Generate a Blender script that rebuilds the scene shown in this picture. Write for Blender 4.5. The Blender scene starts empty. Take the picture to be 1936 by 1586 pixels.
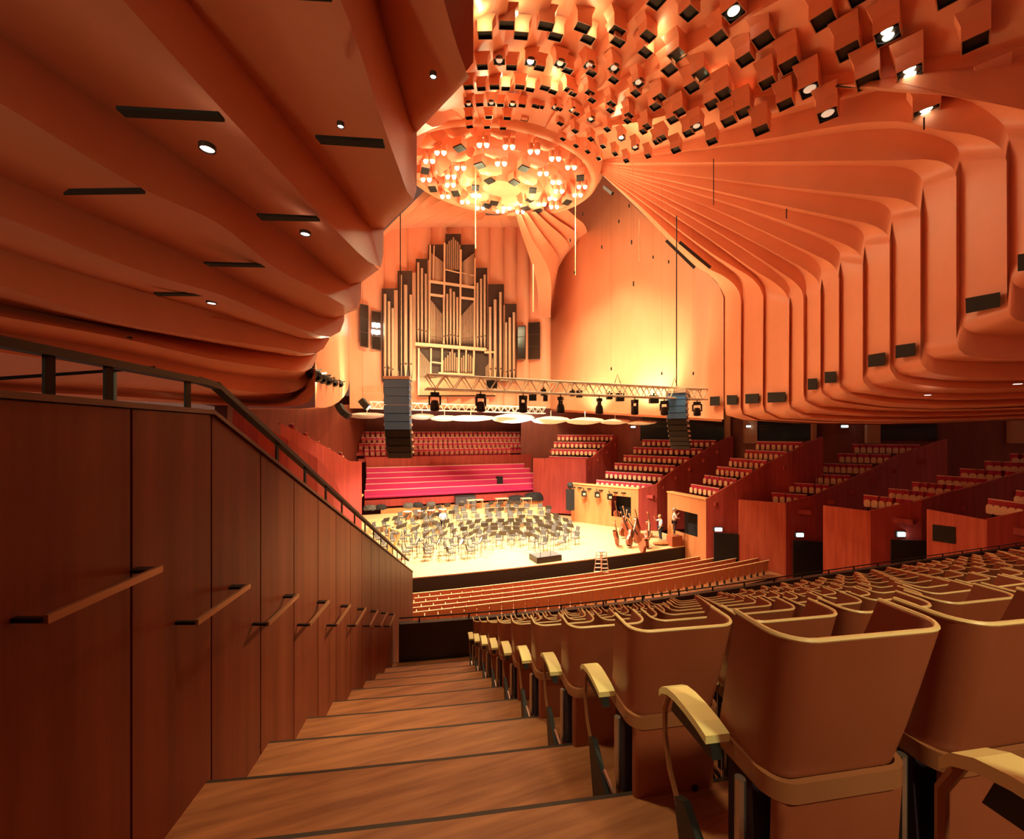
import bpy, bmesh, math, random
from math import sin, cos, tan, atan2, radians, pi, sqrt, hypot
from mathutils import Vector, Matrix
random.seed(11)
COL = bpy.context.scene.collection
# ---- the place: hall axis is +y, the platform floor is z = 0, the crown hangs above the origin
F, PX0, PY0 = 800.0, 968.0, 820.0
YAW = radians(20.4)
EYE = Vector((-9.4, -25.85, 8.0))
RT = Vector((cos(YAW), -sin(YAW), 0)); FW = Vector((sin(YAW), cos(YAW), 0)); UP = Vector((0, 0, 1))

def cam(X, Y, Z):
    return EYE + RT * X + FW * Y + UP * Z
def at(px, py, Y):
    return cam((px - PX0) / F * Y, Y, (PY0 - py) / F * Y)
def yz(py, z):
    return (8.0 - z) * F / (py - PY0)
def at_z(px, py, z):
    return at(px, py, yz(py, z))
def y_v(px, v):
    a = (px - PX0) / F
    return (v - EYE.y) / (FW.y + RT.y * a)
def at_v(px, py, v):
    return at(px, py, y_v(px, v))
def y_u(px, u):
    a = (px - PX0) / F
    return (u - EYE.x) / (FW.x + RT.x * a)
def at_u(px, py, u):
    return at(px, py, y_u(px, u))

# ---- materials
def hexc(r, g, b):
    f = lambda c: ((c / 255 + 0.055) / 1.055) ** 2.4 if c > 10 else c / 255 / 12.92
    return (f(r), f(g), f(b), 1)
MATS = {}
def mat(name, col, rough=0.5, metal=0.0, noise=0.0, nscale=(3, 3, 3), col2=None, emit=None, estr=0.0, bump=0.0, spec=0.5, coat=0.0):
    if name in MATS: return MATS[name]
    m = bpy.data.materials.new(name); m.use_nodes = True
    nt = m.node_tree; b = nt.nodes['Principled BSDF']
    b.inputs['Base Color'].default_value = (*col[:3], 1)
    b.inputs['Roughness'].default_value = rough
    b.inputs['Metallic'].default_value = metal
    b.inputs['Specular IOR Level'].default_value = spec
    if coat: b.inputs['Coat Weight'].default_value = coat; b.inputs['Coat Roughness'].default_value = 0.25
    if col2 is not None or noise or bump:
        tc = nt.nodes.new('ShaderNodeTexCoord'); mp = nt.nodes.new('ShaderNodeMapping')
        mp.inputs['Scale'].default_value = nscale
        nz = nt.nodes.new('ShaderNodeTexNoise'); nz.inputs['Scale'].default_value = 1.0
        nz.inputs['Detail'].default_value = 5; nz.inputs['Roughness'].default_value = 0.6
        nt.links.new(tc.outputs['Object'], mp.inputs['Vector']); nt.links.new(mp.outputs['Vector'], nz.inputs['Vector'])
        if col2 is not None:
            cr = nt.nodes.new('ShaderNodeValToRGB')
            cr.color_ramp.elements[0].position = 0.35; cr.color_ramp.elements[1].position = 0.68
            cr.color_ramp.elements[0].color = (*col[:3], 1); cr.color_ramp.elements[1].color = (*col2[:3], 1)
            nt.links.new(nz.outputs['Fac'], cr.inputs['Fac']); nt.links.new(cr.outputs['Color'], b.inputs['Base Color'])
        if bump:
            bp = nt.nodes.new('ShaderNodeBump'); bp.inputs['Strength'].default_value = bump; bp.inputs['Distance'].default_value = 0.01
            nt.links.new(nz.outputs['Fac'], bp.inputs['Height']); nt.links.new(bp.outputs['Normal'], b.inputs['Normal'])
    if emit is not None:
        b.inputs['Emission Color'].default_value = (*emit[:3], 1); b.inputs['Emission Strength'].default_value = estr
    MATS[name] = m
    return m

# ---- mesh collecting
class MB:
    def __init__(s): s.v = []; s.f = []; s.m = []; s.mi = 0
    def vadd(s, pts):
        k = len(s.v); s.v.extend([tuple(p) for p in pts]); return k
    def face(s, pts):
        k = s.vadd(pts); s.f.append(tuple(range(k, k + len(pts)))); s.m.append(s.mi); return s
    def grid(s, rows):
        n = len(rows[0]); k = len(s.v)
        for r in rows: s.vadd(r)
        for i in range(len(rows) - 1):
            for j in range(n - 1):
                a = k + i * n + j
                s.f.append((a, a + 1, a + n + 1, a + n)); s.m.append(s.mi)
        return s
    def prism(s, poly, d):
        # closed polygon swept by the vector d, capped
        d = Vector(d); n = len(poly); k = s.vadd([Vector(p) for p in poly]); s.vadd([Vector(p) + d for p in poly])
        s.f.append(tuple(range(k, k + n))); s.m.append(s.mi)
        s.f.append(tuple(range(k + 2 * n - 1, k + n - 1, -1))); s.m.append(s.mi)
        for i in range(n):
            j = (i + 1) % n
            s.f.append((k + i, k + n + i, k + n + j, k + j)); s.m.append(s.mi)
        return s
    def box(s, c, ax, ay, az):
        # centre and three half-axis vectors
        c = Vector(c); ax = Vector(ax); ay = Vector(ay); az = Vector(az)
        return s.prism([c - ax - ay - az, c + ax - ay - az, c + ax + ay - az, c - ax + ay - az], 2 * az)
    def abox(s, lo, hi):
        c = [(a + b) / 2 for a, b in zip(lo, hi)]; h = [(b - a) / 2 for a, b in zip(lo, hi)]
        return s.box(c, (h[0], 0, 0), (0, h[1], 0), (0, 0, h[2]))
    def bar(s, p, q, w, h=None, up=UP):
        # rectangular bar from p to q
        p = Vector(p); q = Vector(q); d = q - p; h = h or w
        side = d.cross(Vector(up))
        if side.length < 1e-6: side = d.cross(Vector((1, 0, 0)))
        side.normalize(); u2 = side.cross(d).normalized()
        return s.prism([p - side * w / 2 - u2 * h / 2, p + side * w / 2 - u2 * h / 2, p + side * w / 2 + u2 * h / 2, p - side * w / 2 + u2 * h / 2], d)
    def tube(s, pts, r, n=8, cap=True):
        pts = [Vector(p) for p in pts]; rs = r if isinstance(r, (list, tuple)) else [r] * len(pts)
        k = len(s.v); prev = None
        for i, p in enumerate(pts):
            t = (pts[min(i + 1, len(pts) - 1)] - pts[max(i - 1, 0)]).normalized()
            if prev is None:
                a = t.cross(UP)
                if a.length < 1e-3: a = t.cross(Vector((1, 0, 0)))
            else:
                a = prev - t * prev.dot(t)
            a.normalize(); prev = a; b = t.cross(a)
            s.vadd([p + (a * cos(2 * pi * j / n) + b * sin(2 * pi * j / n)) * rs[i] for j in range(n)])
        for i in range(len(pts) - 1):
            for j in range(n):
                s.f.append((k + i * n + j, k + i * n + (j + 1) % n, k + (i + 1) * n + (j + 1) % n, k + (i + 1) * n + j)); s.m.append(s.mi)
        if cap:
            s.f.append(tuple(range(k + n - 1, k - 1, -1))); s.m.append(s.mi)
            e = k + (len(pts) - 1) * n; s.f.append(tuple(range(e, e + n))); s.m.append(s.mi)
        return s
    def lathe(s, c, prof, n=16, axis=None):
        # prof: (radius, height) list about an axis through c
        c = Vector(c); ax = Vector(axis or UP).normalized()
        a = ax.cross(Vector((0, 1, 0)))
        if a.length < 1e-3: a = Vector((1, 0, 0))
        a.normalize(); b = ax.cross(a)
        return s.grid([[c + ax * h + (a * cos(2 * pi * j / n) + b * sin(2 * pi * j / n)) * max(r, 1e-4) for j in range(n + 1)] for r, h in prof])
    def ball(s, c, r, n=10, sc=(1, 1, 1)):
        c = Vector(c)
        rows = []
        for i in range(n // 2 + 1):
            th = pi * i / (n // 2)
            rows.append([c + Vector((sin(th) * cos(2 * pi * j / n) * sc[0], sin(th) * sin(2 * pi * j / n) * sc[1], cos(th) * sc[2])) * r for j in range(n + 1)])
        return s.grid(rows)
    def mesh(s, name, mats, smooth=False, weld=True):
        me = bpy.data.meshes.new(name); me.from_pydata(s.v, [], s.f)
        for m in (mats if isinstance(mats, (list, tuple)) else [mats]): me.materials.append(m)
        me.polygons.foreach_set('material_index', s.m)
        if smooth: me.polygons.foreach_set('use_smooth', [True] * len(s.f))
        me.update()
        if smooth and weld:
            bm = bmesh.new(); bm.from_mesh(me)
            bmesh.ops.remove_doubles(bm, verts=bm.verts, dist=1e-5)
            for e in bm.edges:
                if len(e.link_faces) == 2 and e.calc_face_angle(0) > radians(38): e.smooth = False
            bm.to_mesh(me); bm.free()
        return me
    def build(s, name, mats, parent=None, smooth=False, origin=None, weld=True):
        if origin is not None:
            o_ = Vector(origin); s.v = [tuple(Vector(p) - o_) for p in s.v]
        ob = bpy.data.objects.new(name, s.mesh(name, mats, smooth, weld)); COL.objects.link(ob)
        if origin is not None: ob.location = origin
        if parent is not None: ob.parent = parent
        return ob

def tag(o, label=None, cat=None, group=None, kind=None):
    if label: o['label'] = label
    if cat: o['category'] = cat
    if group: o['group'] = group
    if kind: o['kind'] = kind
    return o
def struct(o, label=None, cat=None):
    o['kind'] = 'structure'; return tag(o, label, cat)
def empty(name, loc=(0, 0, 0), rz=0.0, label=None, cat=None, group=None):
    o = bpy.data.objects.new(name, None); COL.objects.link(o); o.location = loc; o.rotation_euler.z = rz
    o.empty_display_size = 0.1
    return tag(o, label, cat, group)
def copy_tree(o, parent=None):
    c = o.copy(); COL.objects.link(c)
    if parent is not None: c.parent = parent
    for ch in list(KIDS(o)): copy_tree(ch, c)
    return c
def KIDS(o):
    return [x for x in COL.objects if x.parent is o] if o not in _kids else _kids[o]
_kids = {}
def remember(o):
    # children are looked up once per source thing, so that copying stays quick
    def walk(x):
        _kids[x] = list(x.children)
        for y in x.children: walk(y)
    walk(o)
def place(src, loc, rz, label, group=None):
    c = copy_tree(src); c.location = loc; c.rotation_euler.z = rz; c['label'] = label
    if group: c['group'] = group
    return c
ORD = ['first', 'second', 'third', 'fourth', 'fifth', 'sixth', 'seventh', 'eighth', 'ninth', 'tenth', 'eleventh', 'twelfth', 'thirteenth', 'fourteenth', 'fifteenth', 'sixteenth', 'seventeenth', 'eighteenth', 'nineteenth', 'twentieth'] + ['twenty-' + s for s in ('first', 'second', 'third', 'fourth', 'fifth', 'sixth', 'seventh', 'eighth', 'ninth')] + ['thirtieth'] + ['thirty-' + s for s in ('first', 'second', 'third', 'fourth', 'fifth', 'sixth', 'seventh', 'eighth', 'ninth')] + ['fortieth'] + ['forty-' + s for s in ('first', 'second', 'third', 'fourth', 'fifth', 'sixth', 'seventh', 'eighth', 'ninth')] + ['fiftieth']

def resample(pts, n):
    # pts: list of (x, y, w); even arc length in x, y with n points
    L = [0.0]
    for a, b in zip(pts, pts[1:]): L.append(L[-1] + hypot(b[0] - a[0], b[1] - a[1]))
    out = []; j = 0
    for i in range(n):
        t = L[-1] * i / (n - 1)
        while j < len(L) - 2 and L[j + 1] < t: j += 1
        d = L[j + 1] - L[j]; k = (t - L[j]) / d if d > 1e-9 else 0
        out.append(tuple(p + (q - p) * k for p, q in zip(pts[j], pts[j + 1])))
    return out
def spline(pts, sub=5):
    # Catmull-Rom through points of any dimension
    out = []; n = len(pts)
    for i in range(n - 1):
        p0, p1, p2, p3 = pts[max(i - 1, 0)], pts[i], pts[i + 1], pts[min(i + 2, n - 1)]
        d1 = max(hypot(*(b - a for a, b in zip(p1, p2))), 1e-6)
        d0 = max(hypot(*(b - a for a, b in zip(p0, p1))), 1e-6); d2 = max(hypot(*(b - a for a, b in zip(p2, p3))), 1e-6)
        for s in range(sub):
            t = s / sub; q = []
            for a, b, c, d in zip(p0, p1, p2, p3):
                # tangents limited by the shorter neighbour, so long straight runs stay straight
                m1 = ((b - a) / d0 + (c - b) / d1) / 2 * d1 if i > 0 else (c - b)
                m2 = ((c - b) / d1 + (d - c) / d2) / 2 * d1 if i < n - 2 else (c - b)
                h = t * t * t; g = t * t
                q.append((2 * h - 3 * g + 1) * b + (h - 2 * g + t) * m1 + (-2 * h + 3 * g) * c + (h - g) * m2)
            out.append(tuple(q))
    out.append(tuple(pts[-1]))
    return out
def dline(pts, y0, y1):
    # image polyline -> (x, y, 1/Y) with 1/Y linear along it
    L = [0.0]
    for a, b in zip(pts, pts[1:]): L.append(L[-1] + hypot(b[0] - a[0], b[1] - a[1]))
    return [(p[0], p[1], 1 / y0 + (1 / y1 - 1 / y0) * l / L[-1]) for p, l in zip(pts, L)]
def to3(pts):
    return [at(x, y, 1 / w) for x, y, w in pts]
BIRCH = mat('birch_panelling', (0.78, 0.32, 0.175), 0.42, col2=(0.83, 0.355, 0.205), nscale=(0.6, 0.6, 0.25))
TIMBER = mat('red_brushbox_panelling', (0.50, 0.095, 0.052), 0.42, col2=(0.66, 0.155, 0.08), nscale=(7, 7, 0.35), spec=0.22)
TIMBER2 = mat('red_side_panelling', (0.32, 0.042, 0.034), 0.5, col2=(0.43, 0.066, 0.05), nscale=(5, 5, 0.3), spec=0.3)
STEP = mat('floorboard_timber', (0.26, 0.085, 0.032), 0.5, col2=(0.46, 0.17, 0.066), nscale=(1.2, 14, 6), spec=0.3)
BLACK = mat('black_paint', (0.012, 0.011, 0.010), 0.5)
DARKRAIL = mat('dark_bronze_rail', (0.010, 0.007, 0.006), 0.4, spec=0.25)
VOID = mat('dark_opening', (0.012, 0.010, 0.009), 0.8)
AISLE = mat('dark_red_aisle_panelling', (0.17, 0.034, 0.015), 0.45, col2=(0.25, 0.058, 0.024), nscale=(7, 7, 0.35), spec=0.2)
# ================= side wall of nested birch shells, right of the platform =================
def wall_y(px):
    # distance at which a sight line meets the right wall line (which closes in towards the rear)
    t = tan(math.atan((px - PX0) / F) + YAW)
    dv = 16.48 / (t - 0.2174); du = 16.48 + 0.2174 * dv
    return du * sin(YAW) + dv * cos(YAW)
CR_Y = 27.5
# each pair: (slope points ... , vertical px), (curl and soffit points) for outer edge A and inner edge B
RW = [
 ([(1195,289),(1500,203),(1650,161),(1692,150),(1787,177),(1936,208),(2000,226),(2025,245),(2030,270)], [(2030,440),(2038,455),(2055,465),(2120,470)],
  [(1195,293),(1500,214),(1650,174),(1692,165),(1790,180),(1842,196),(1876,217),(1898,238),(1908,262)], [(1908,505),(1911,525),(1921,540),(1944,548),(2120,552)]),
 ([(1195,298),(1440,264),(1693,229),(1781,247),(1839,255),(1876,268),(1895,284),(1903,304)], [(1904,575),(1908,592),(1919,603),(1938,609),(2120,612)],
  [(1195,299),(1440,273),(1693,243),(1736,249),(1775,259),(1800,271),(1812,285),(1815,304)], [(1815,598),(1819,615),(1831,626),(1850,631),(2120,627)]),
 ([(1195,308),(1490,305),(1695,303),(1757,302),(1781,306),(1800,316),(1808,334)], [(1808,640),(1812,658),(1822,669),(1841,675),(2120,672)],
  [(1195,313),(1490,314),(1691,315),(1716,319),(1734,328),(1743,340),(1745,354)], [(1745,646),(1749,664),(1761,675),(1783,680),(2120,677)]),
 ([(1195,318),(1490,354),(1646,370),(1707,378),(1727,387),(1737,398),(1740,412)], [(1740,680),(1745,693),(1757,702),(1776,708),(2120,709)],
  [(1195,320),(1490,359),(1638,378),(1662,383),(1677,391),(1685,403),(1686,418)], [(1686,680),(1690,695),(1700,706),(1718,712),(2120,713)]),
 ([(1195,325),(1490,391),(1613,417),(1650,426),(1669,436),(1679,447),(1682,462)], [(1682,690),(1686,706),(1698,718),(1719,725),(2120,727)],
  [(1195,327),(1490,397),(1596,421),(1619,429),(1630,439),(1634,450),(1635,466)], [(1635,698),(1638,713),(1646,724),(1662,731),(2120,733)]),
 ([(1195,331),(1346,374),(1490,421),(1572,452),(1604,465),(1620,476),(1629,488),(1631,504)], [(1631,712),(1634,726),(1643,736),(1661,742),(2120,746)],
  [(1195,333),(1346,378),(1490,428),(1559,455),(1578,466),(1587,477),(1589,495)], [(1589,714),(1591,728),(1598,738),(1613,743),(2120,750)]),
 ([(1195,336),(1346,393),(1490,458),(1543,483),(1567,495),(1580,508),(1586,525)], [(1586,720),(1589,734),(1597,745),(1613,751),(2120,758)],
  [(1195,338),(1346,396),(1490,463),(1533,485),(1547,498),(1553,511),(1554,526)], [(1553,724),(1555,738),(1561,749),(1576,756),(2120,762)]),
 ([(1195,343),(1346,415),(1490,491),(1527,513),(1542,526),(1549,539),(1551,554)], [(1551,730),(1554,744),(1562,754),(1580,760),(2120,766)],
  [(1195,345),(1346,419),(1490,496),(1509,509),(1519,523),(1524,538),(1524,554)], [(1522,744),(1525,757),(1533,765),(1550,769),(2120,770)]),
 ([(1195,349),(1346,432),(1428,483),(1478,516),(1502,533),(1515,548),(1519,564)], [(1519,744),(1522,759),(1530,769),(1547,774),(2120,774)],
  [(1195,351),(1346,436),(1428,488),(1469,517),(1485,531),(1493,545),(1494,560)], [(1493,756),(1496,770),(1504,779),(1521,782),(2120,778)]),
 ([(1195,358),(1284,413),(1346,454),(1428,512),(1461,532),(1480,548),(1490,563),(1492,580)], [(1491,762),(1495,776),(1505,786),(1526,789),(2120,783)],
  [(1195,360),(1346,458),(1415,510),(1432,524),(1443,541),(1446,560)], [(1443,763),(1447,778),(1456,788),(1473,791),(2120,787)]),
 ([(1195,366),(1346,479),(1393,508),(1420,525),(1436,543),(1443,560)], [(1442,766),(1446,780),(1455,789),(1473,792),(2120,788)],
  [(1195,369),(1346,486),(1376,508),(1393,523),(1402,542),(1404,562)], [(1401,768),(1405,782),(1412,790),(1428,793),(2120,789)]),
 ([(1195,376),(1341,508),(1368,522),(1387,537),(1398,554),(1401,572)], [(1400,770),(1404,784),(1411,791),(1426,794),(2120,790)],
  [(1195,384),(1317,504),(1344,522),(1360,541),(1368,562)], [(1368,770),(1372,783),(1380,790),(1396,793),(2120,791)]),
]
NS, NV, NC = 26, 6, 16
def soff_end(px, Y):
    # where a soffit edge that runs rearwards and outwards has got to, at the picture's px
    x = (px - PX0) / F * Y
    k = (2120 - PX0) / F
    t = (k * Y - x) / (1.6 + 1.43 * k)
    return max(Y - 1.43 * t, Y * 0.72)
def r_line(slope, curl, y13, dl):
    vx = slope[-1][0]; Yw = wall_y(vx) * dl
    sl = [(1128 + y13 * 6, 304 + y13 * 22)] + slope
    sp_ = resample(spline(dline(sl, CR_Y, Yw), 8), 400)
    tot = sum(hypot(q[0] - p[0], q[1] - p[1]) for p, q in zip(sp_, sp_[1:]))
    cut = max(60, int(400 * (1 - 0.24)))
    a = resample(sp_[:cut + 1], NS - 8) + resample(sp_[cut:], 24)[1:]
    Yb = wall_y(curl[0][0]) * dl
    b = resample([(vx, slope[-1][1], 1 / Yw), (curl[0][0], curl[0][1], 1 / Yb)], NV)
    Ye = soff_end(curl[0][0], Yb)
    c = resample(spline(dline(curl, Yb, Ye), 6), NC * 3)
    # keep the curl finely divided
    c = c[:1] + c[1:NC * 3:2]
    return to3(a) + to3(b)[1:] + to3(c)[1:]
R_A, R_B = [], []
for k, (sa, ca, sb, cb) in enumerate(RW):
    R_A.append(r_line(sa, ca, k / 11.0, 0.995)); R_B.append(r_line(sb, cb, (k + 0.4) / 11.0, 1.005))
m = MB()
for k in range(len(RW)):
    m.grid([R_A[k], R_B[k]])
    if k + 1 < len(RW): m.grid([R_B[k], R_A[k + 1]])
wall_right = struct(m.build('wall_right', BIRCH, smooth=True, weld=False))

# ---- the plain wall between the shells and the organ, right of the platform
W13 = R_B[-1]
yA, yB = wall_y(1368), y_v(1045, 15.5)
def flat_y(px):
    x0, x1 = 1368, 1041
    return 1 / (1 / yA + (1 / yB - 1 / yA) * (px - x0) / (x1 - x0))
m = MB()
bot = lambda px: 793 - (1368 - px) * 0.062
top = [(1368,562),(1360,541),(1344,522),(1317,504),(1270,462),(1235,425),(1195,386),(1160,352),(1135,330),(1100,300),(1041,290)]
rows = [[], []]
for x, y in top:
    rows[0].append(at(x, y, flat_y(x))); rows[1].append(at(x, bot(x), flat_y(x)))
m.grid(rows)
# rounded lower lip turning under
lip = [[at(x, bot(x) + d, flat_y(x) + e) for x in range(1041, 1369, 12)] for d, e in ((0, 0), (2.5, 0.3), (4, 0.9), (4.5, 2.0), (4.5, 5.0))]
m.grid(lip)
wall_side = struct(m.build('wall_east', BIRCH, smooth=True))
# ================= the same shells seen from below, left of the platform =================
def lwall_y(px):
    t = tan(math.atan((px - PX0) / F) + YAW)
    dv = 2.32 / (t + 0.2174); du = 2.32 - 0.2174 * dv
    return du * sin(YAW) + dv * cos(YAW)
# (vertical px, top y, corner y), outer edge A from the corner leftwards, and the cove line B behind it
LW = [
 (895, -160, 118, [(894,132),(888,146),(876,120),(850,40),(810,-120),(780,-300)],
      788, [(788,250),(781,244),(768,205),(740,105),(712,0),(690,-90),(640,-300)]),
 (788, 250, 340, [(787,362),(782,378),(772,366),(757,327),(723,231),(668,60),(644,0),(612,-90),(540,-300)],
      725, [(725,433),(716,435),(700,430),(662,378),(599,299),(540,225),(430,90),(355,0),(270,-100),(120,-280)]),
 (725, 433, 480, [(724,496),(717,509),(700,498),(640,440),(530,325),(404,190),(300,75),(232,0),(140,-100),(0,-255)],
      683, [(683,534),(667,541),(650,531),(560,455),(470,388),(372,320),(180,188),(0,65),(-150,-40)]),
 (683, 534, 562, [(681,573),(674,585),(655,579),(600,548),(526,510),(409,420),(280,362),(0,195),(-150,106)],
      651, [(651,595),(640,600),(618,602),(560,580),(480,545),(389,498),(157,400),(0,331),(-150,265)]),
 (651, 595, 606, [(650,615),(643,627),(625,637),(570,622),(500,592),(416,557),(283,518),(0,408),(-150,350)],
      622, [(622,634),(608,639),(590,642),(520,625),(440,600),(295,557),(118,508),(0,469),(-150,420)]),
 (622, 634, 642, [(621,648),(614,657),(597,668),(540,660),(400,640),(208,606),(0,539),(-150,492)],
      599, [(599,666),(588,669),(572,674),(520,668),(380,645),(208,614),(0,575),(-150,540)]),
 (599, 666, 674, [(598,682),(591,693),(575,702),(530,698),(400,678),(251,644),(0,598),(-150,570)],
      585, [(585,690),(580,700),(568,716),(520,716),(400,700),(251,668),(0,628),(-150,604)]),
 (585, 690, 712, [(582,722),(571,734),(551,742),(520,744),(400,730),(251,702),(0,666),(-150,645)],
      579, [(579,690),(576,706),(569,724),(550,742),(527,750),(495,752),(400,742),(251,722),(0,692),(-150,676)]),
 (574, 690, 712, [(574,722),(572,734),(564,747),(548,756),(500,761),(400,752),(251,736),(0,712),(-150,700)],
      587, [(587,690),(587,716),(585,733),(579,747),(568,756),(545,762),(500,764),(400,758),(251,745),(0,728),(-150,718)]),
 (589, 680, 716, [(588,730),(582,747),(570,757),(545,763),(500,765),(400,761),(251,751),(0,738),(-150,730)],
      596, [(596,680),(596,725),(594,743),(588,756),(577,764),(560,767),(500,768),(400,765),(251,758),(0,748),(-150,742)]),
]
NL = 40
def l_depth(pts, Y0, drop=0.12):
    # soffit edges keep nearly the same height as they run out over the aisle
    x0, y0 = pts[0]
    Z = (PY0 - pts[min(3, len(pts) - 1)][1]) / F * Y0
    Ye = 0.97 * Z * F / (PY0 - pts[-1][1])
    return dline(pts, Y0, Ye)
m = MB()
prevB = None
for (vx, ty, cy, A, bx, B) in LW:
    Ya = lwall_y(vx) if vx > 580 else lwall_y(583) + (587 - vx) * 0.05
    Yb = lwall_y(bx) if bx > 580 else lwall_y(583) + 0.3
    a3 = to3(resample(spline(l_depth([(vx, cy)] + A, Ya), 5), NL))
    b3 = to3(resample(spline(l_depth(B, Yb), 5), NL))
    va = to3([(vx, ty, 1 / Ya), (vx, cy, 1 / Ya)])
    # riser of this shell: from the cove behind the shell before it down to this edge
    if prevB is not None:
        m.grid([prevB, a3])
    # soffit from this edge to the next cove
    a4 = to3(resample(spline(l_depth([(vx, cy)] + A, Ya), 5)[10:], NL))
    m.grid([a4, b3])
    # inner face standing above the edge (turned to the platform)
    vb = to3([(bx, ty - 30, 1 / Yb), (bx, B[0][1], 1 / Yb)])
    hi = Vector((0, 0, 9.0))
    m.grid([[va[0] + hi, va[0], va[1]], [vb[0] + hi, vb[0], vb[1]]])
    prevB = b3
wall_left = struct(m.build('wall_left', BIRCH, smooth=True, weld=False))
# plain wall left of the organ, mirrored from the one on the right, with its rounded lower lip
m = MB()
Yl0, Yl1 = lwall_y(589), y_v(661, 15.5)
xs = [596, 606, 616, 628, 640, 650, 658, 661]
def ly(x): return 1 / (1 / Yl0 + (1 / Yl1 - 1 / Yl0) * (x - 596) / 65.0)
lips = [770, 771, 770.5, 767, 760, 750, 736, 718]
rows = []
for f in (0, 0.3, 0.55, 0.8, 0.92, 1.0):
    rows.append([at(x, 440 + (lp - 440) * f, ly(x)) for x, lp in zip(xs, lips)])
m.grid(rows)
m.grid([[at(x, lp, ly(x)) for x, lp in zip(xs, lips)], [at(x - 30, lp + 3, ly(x) * 0.99) for x, lp in zip(xs, lips)], [at(x - 160, lp + 2, ly(x) * 0.97) for x, lp in zip(xs, lips)]])
struct(m.build('wall_west', BIRCH, smooth=True, weld=False))
# ================= ceiling: stepped folds fanning from the crown, hung with boxes =================
CRX, CRZ, CRA, CRB = -0.5, 24.6, 6.3, 4.4
def ceil_h(u):
    return 25.6 - 7.2 * (abs(u) / 9.0) ** 1.5
def rim(ang, k=1.0):
    # point of the crown's oval, angle from the rear axis
    return Vector((CRX + CRA * k * sin(ang), -CRB * k * cos(ang), CRZ))
m = MB()
STEP_A = radians(8.2)
def strip(a0, a1):
    # one radial fold: low along the edge nearer the rear axis, rising to the next step
    s0 = 1 if (a0 + a1) > 0 else -1
    rows = []
    for j, a in enumerate((a0, (a0 + a1) / 2, a1)):
        row = []
        low = (1 - j / 2.0) if s0 > 0 else j / 2.0
        amp = 0.7 * min(1.0, max(abs(a0), abs(a1)) / radians(22))
        for i in range(18):
            f = i / 17.0
            p = rim(a)
            q = Vector((CRX + 30.0 * sin(a), -30.0 * cos(a), 0))
            x = p.lerp(q, f * f * 0.3 + f * 0.7)
            z = ceil_h(min(abs(x.x), 9.8)) + 0.45 - amp * low
            k = min(1.0, f * 5); z = z * k + (CRZ + 0.2) * (1 - k)
            row.append((x.x, x.y, z))
        rows.append(row)
    return rows
prev = None
angs = [STEP_A * k for k in range(-13, 4)]
for a0, a1 in zip(angs, angs[1:]):
    rw = strip(a0, a1); m.grid(rw)
    if prev: m.grid([prev, rw[0]])
    prev = rw[-1]
# last fold runs to the first edge of the right-hand shells
edge = [Vector(p) for p in R_A[0][:NS + 15]]
end = []
for i in range(18):
    q = i / 17.0 * (len(edge) - 1); j = min(int(q), len(edge) - 2)
    end.append(edge[j].lerp(edge[j + 1], q - j))
rw = [(x, y, z + 0.3) for x, y, z in strip(angs[-1], angs[-1] + STEP_A)[0]]
m.grid([prev, rw])
m.grid([rw, [(Vector(a) * 0.5 + b * 0.5 + Vector((0, 0, 0.55))) for a, b in zip(rw, end)], end])
ceiling = struct(m.build('ceiling', BIRCH, smooth=True, weld=False))
# hung boxes: picture position of the dark underside, width in metres
RINGS = [
 [(1241,4),(1303,26),(1359,72),(1409,114),(1451,158),(1485,198)],
 [(1387,25,1),(1443,76),(1493,125),(1531,172,1),(1565,218,1)],
 [(1626,-8),(1557,39),(1604,98),(1641,154)], [(1796,-6),(1678,68,2),(1720,141,2),(1751,216,2)], [(1844,81),(1879,181)],
 [(958,48),(1032,50),(1101,53),(1167,60),(1225,69),(1280,105),(1325,142),(1369,178),(1407,213),(1439,246)],
 [(917,67),(985,68),(1050,70),(1111,75),(1168,80),(1220,100),(1266,133),(1309,166),(1347,198),(1378,230)],
 [(944,117,1),(1003,119,1),(1059,122,1),(1114,126,1),(1161,131,1),(1207,158,1),(1247,186),(1285,213),(1317,241,1)],
 [(912,127),(967,128),(1020,129),(1073,134),(1118,139),(1160,152),(1202,177),(1239,202),(1272,227),(1302,252),(1346,268)],
 [(886,165),(935,165),(983,165),(1030,167),(1076,171),(1115,176),(1156,197),(1189,219),(1223,240),(1251,262),(1278,284)],
 [(910,168),(956,168),(1002,170),(1045,174),(1083,178),(1119,190),(1154,209),(1186,229),(1216,249),(1243,268)],
 [(886,199,1),(929,197,1),(969,199,1),(1013,201),(1050,205,1),(1083,210,1),(1117,227,1),(1148,245),(1175,262,1),(1201,280,1),(1225,295)],
 [(907,198),(946,199),(987,200),(1022,202),(1057,206),(1090,215)],
 [(887,223),(924,222),(959,224),(992,226),(1027,229),(1059,234),(1087,248),(1117,263),(1140,277),(1163,291),(1184,304)],
 [(888,240),(921,241),(951,243),(981,245),(1011,249),(1037,253),(1064,263),(1089,276),(1111,287),(1132,300)],
]
def on_ceiling(px, py, off=-0.55):
    # first point of the sight line that reaches the tent-shaped ceiling
    Y = 4.0
    while Y < 40:
        p = at(px, py, Y)
        if p.z > ceil_h(p.x) + off: return p, Y
        Y += 0.02
    return p, Y
LAMP_SPOTS = []; GLOW_PTS = []
GLOW = {(985,68), (1050,70), (1111,75), (1220,100), (1266,133), (1309,166), (1347,198), (1378,230), (956,168), (1002,170), (1045,174), (917,67)}
GLASS_LAMP = mat('lit_lamp_face', (1, 0.9, 0.7), 0.3, emit=(1, 0.80, 0.52), estr=4)
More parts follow.
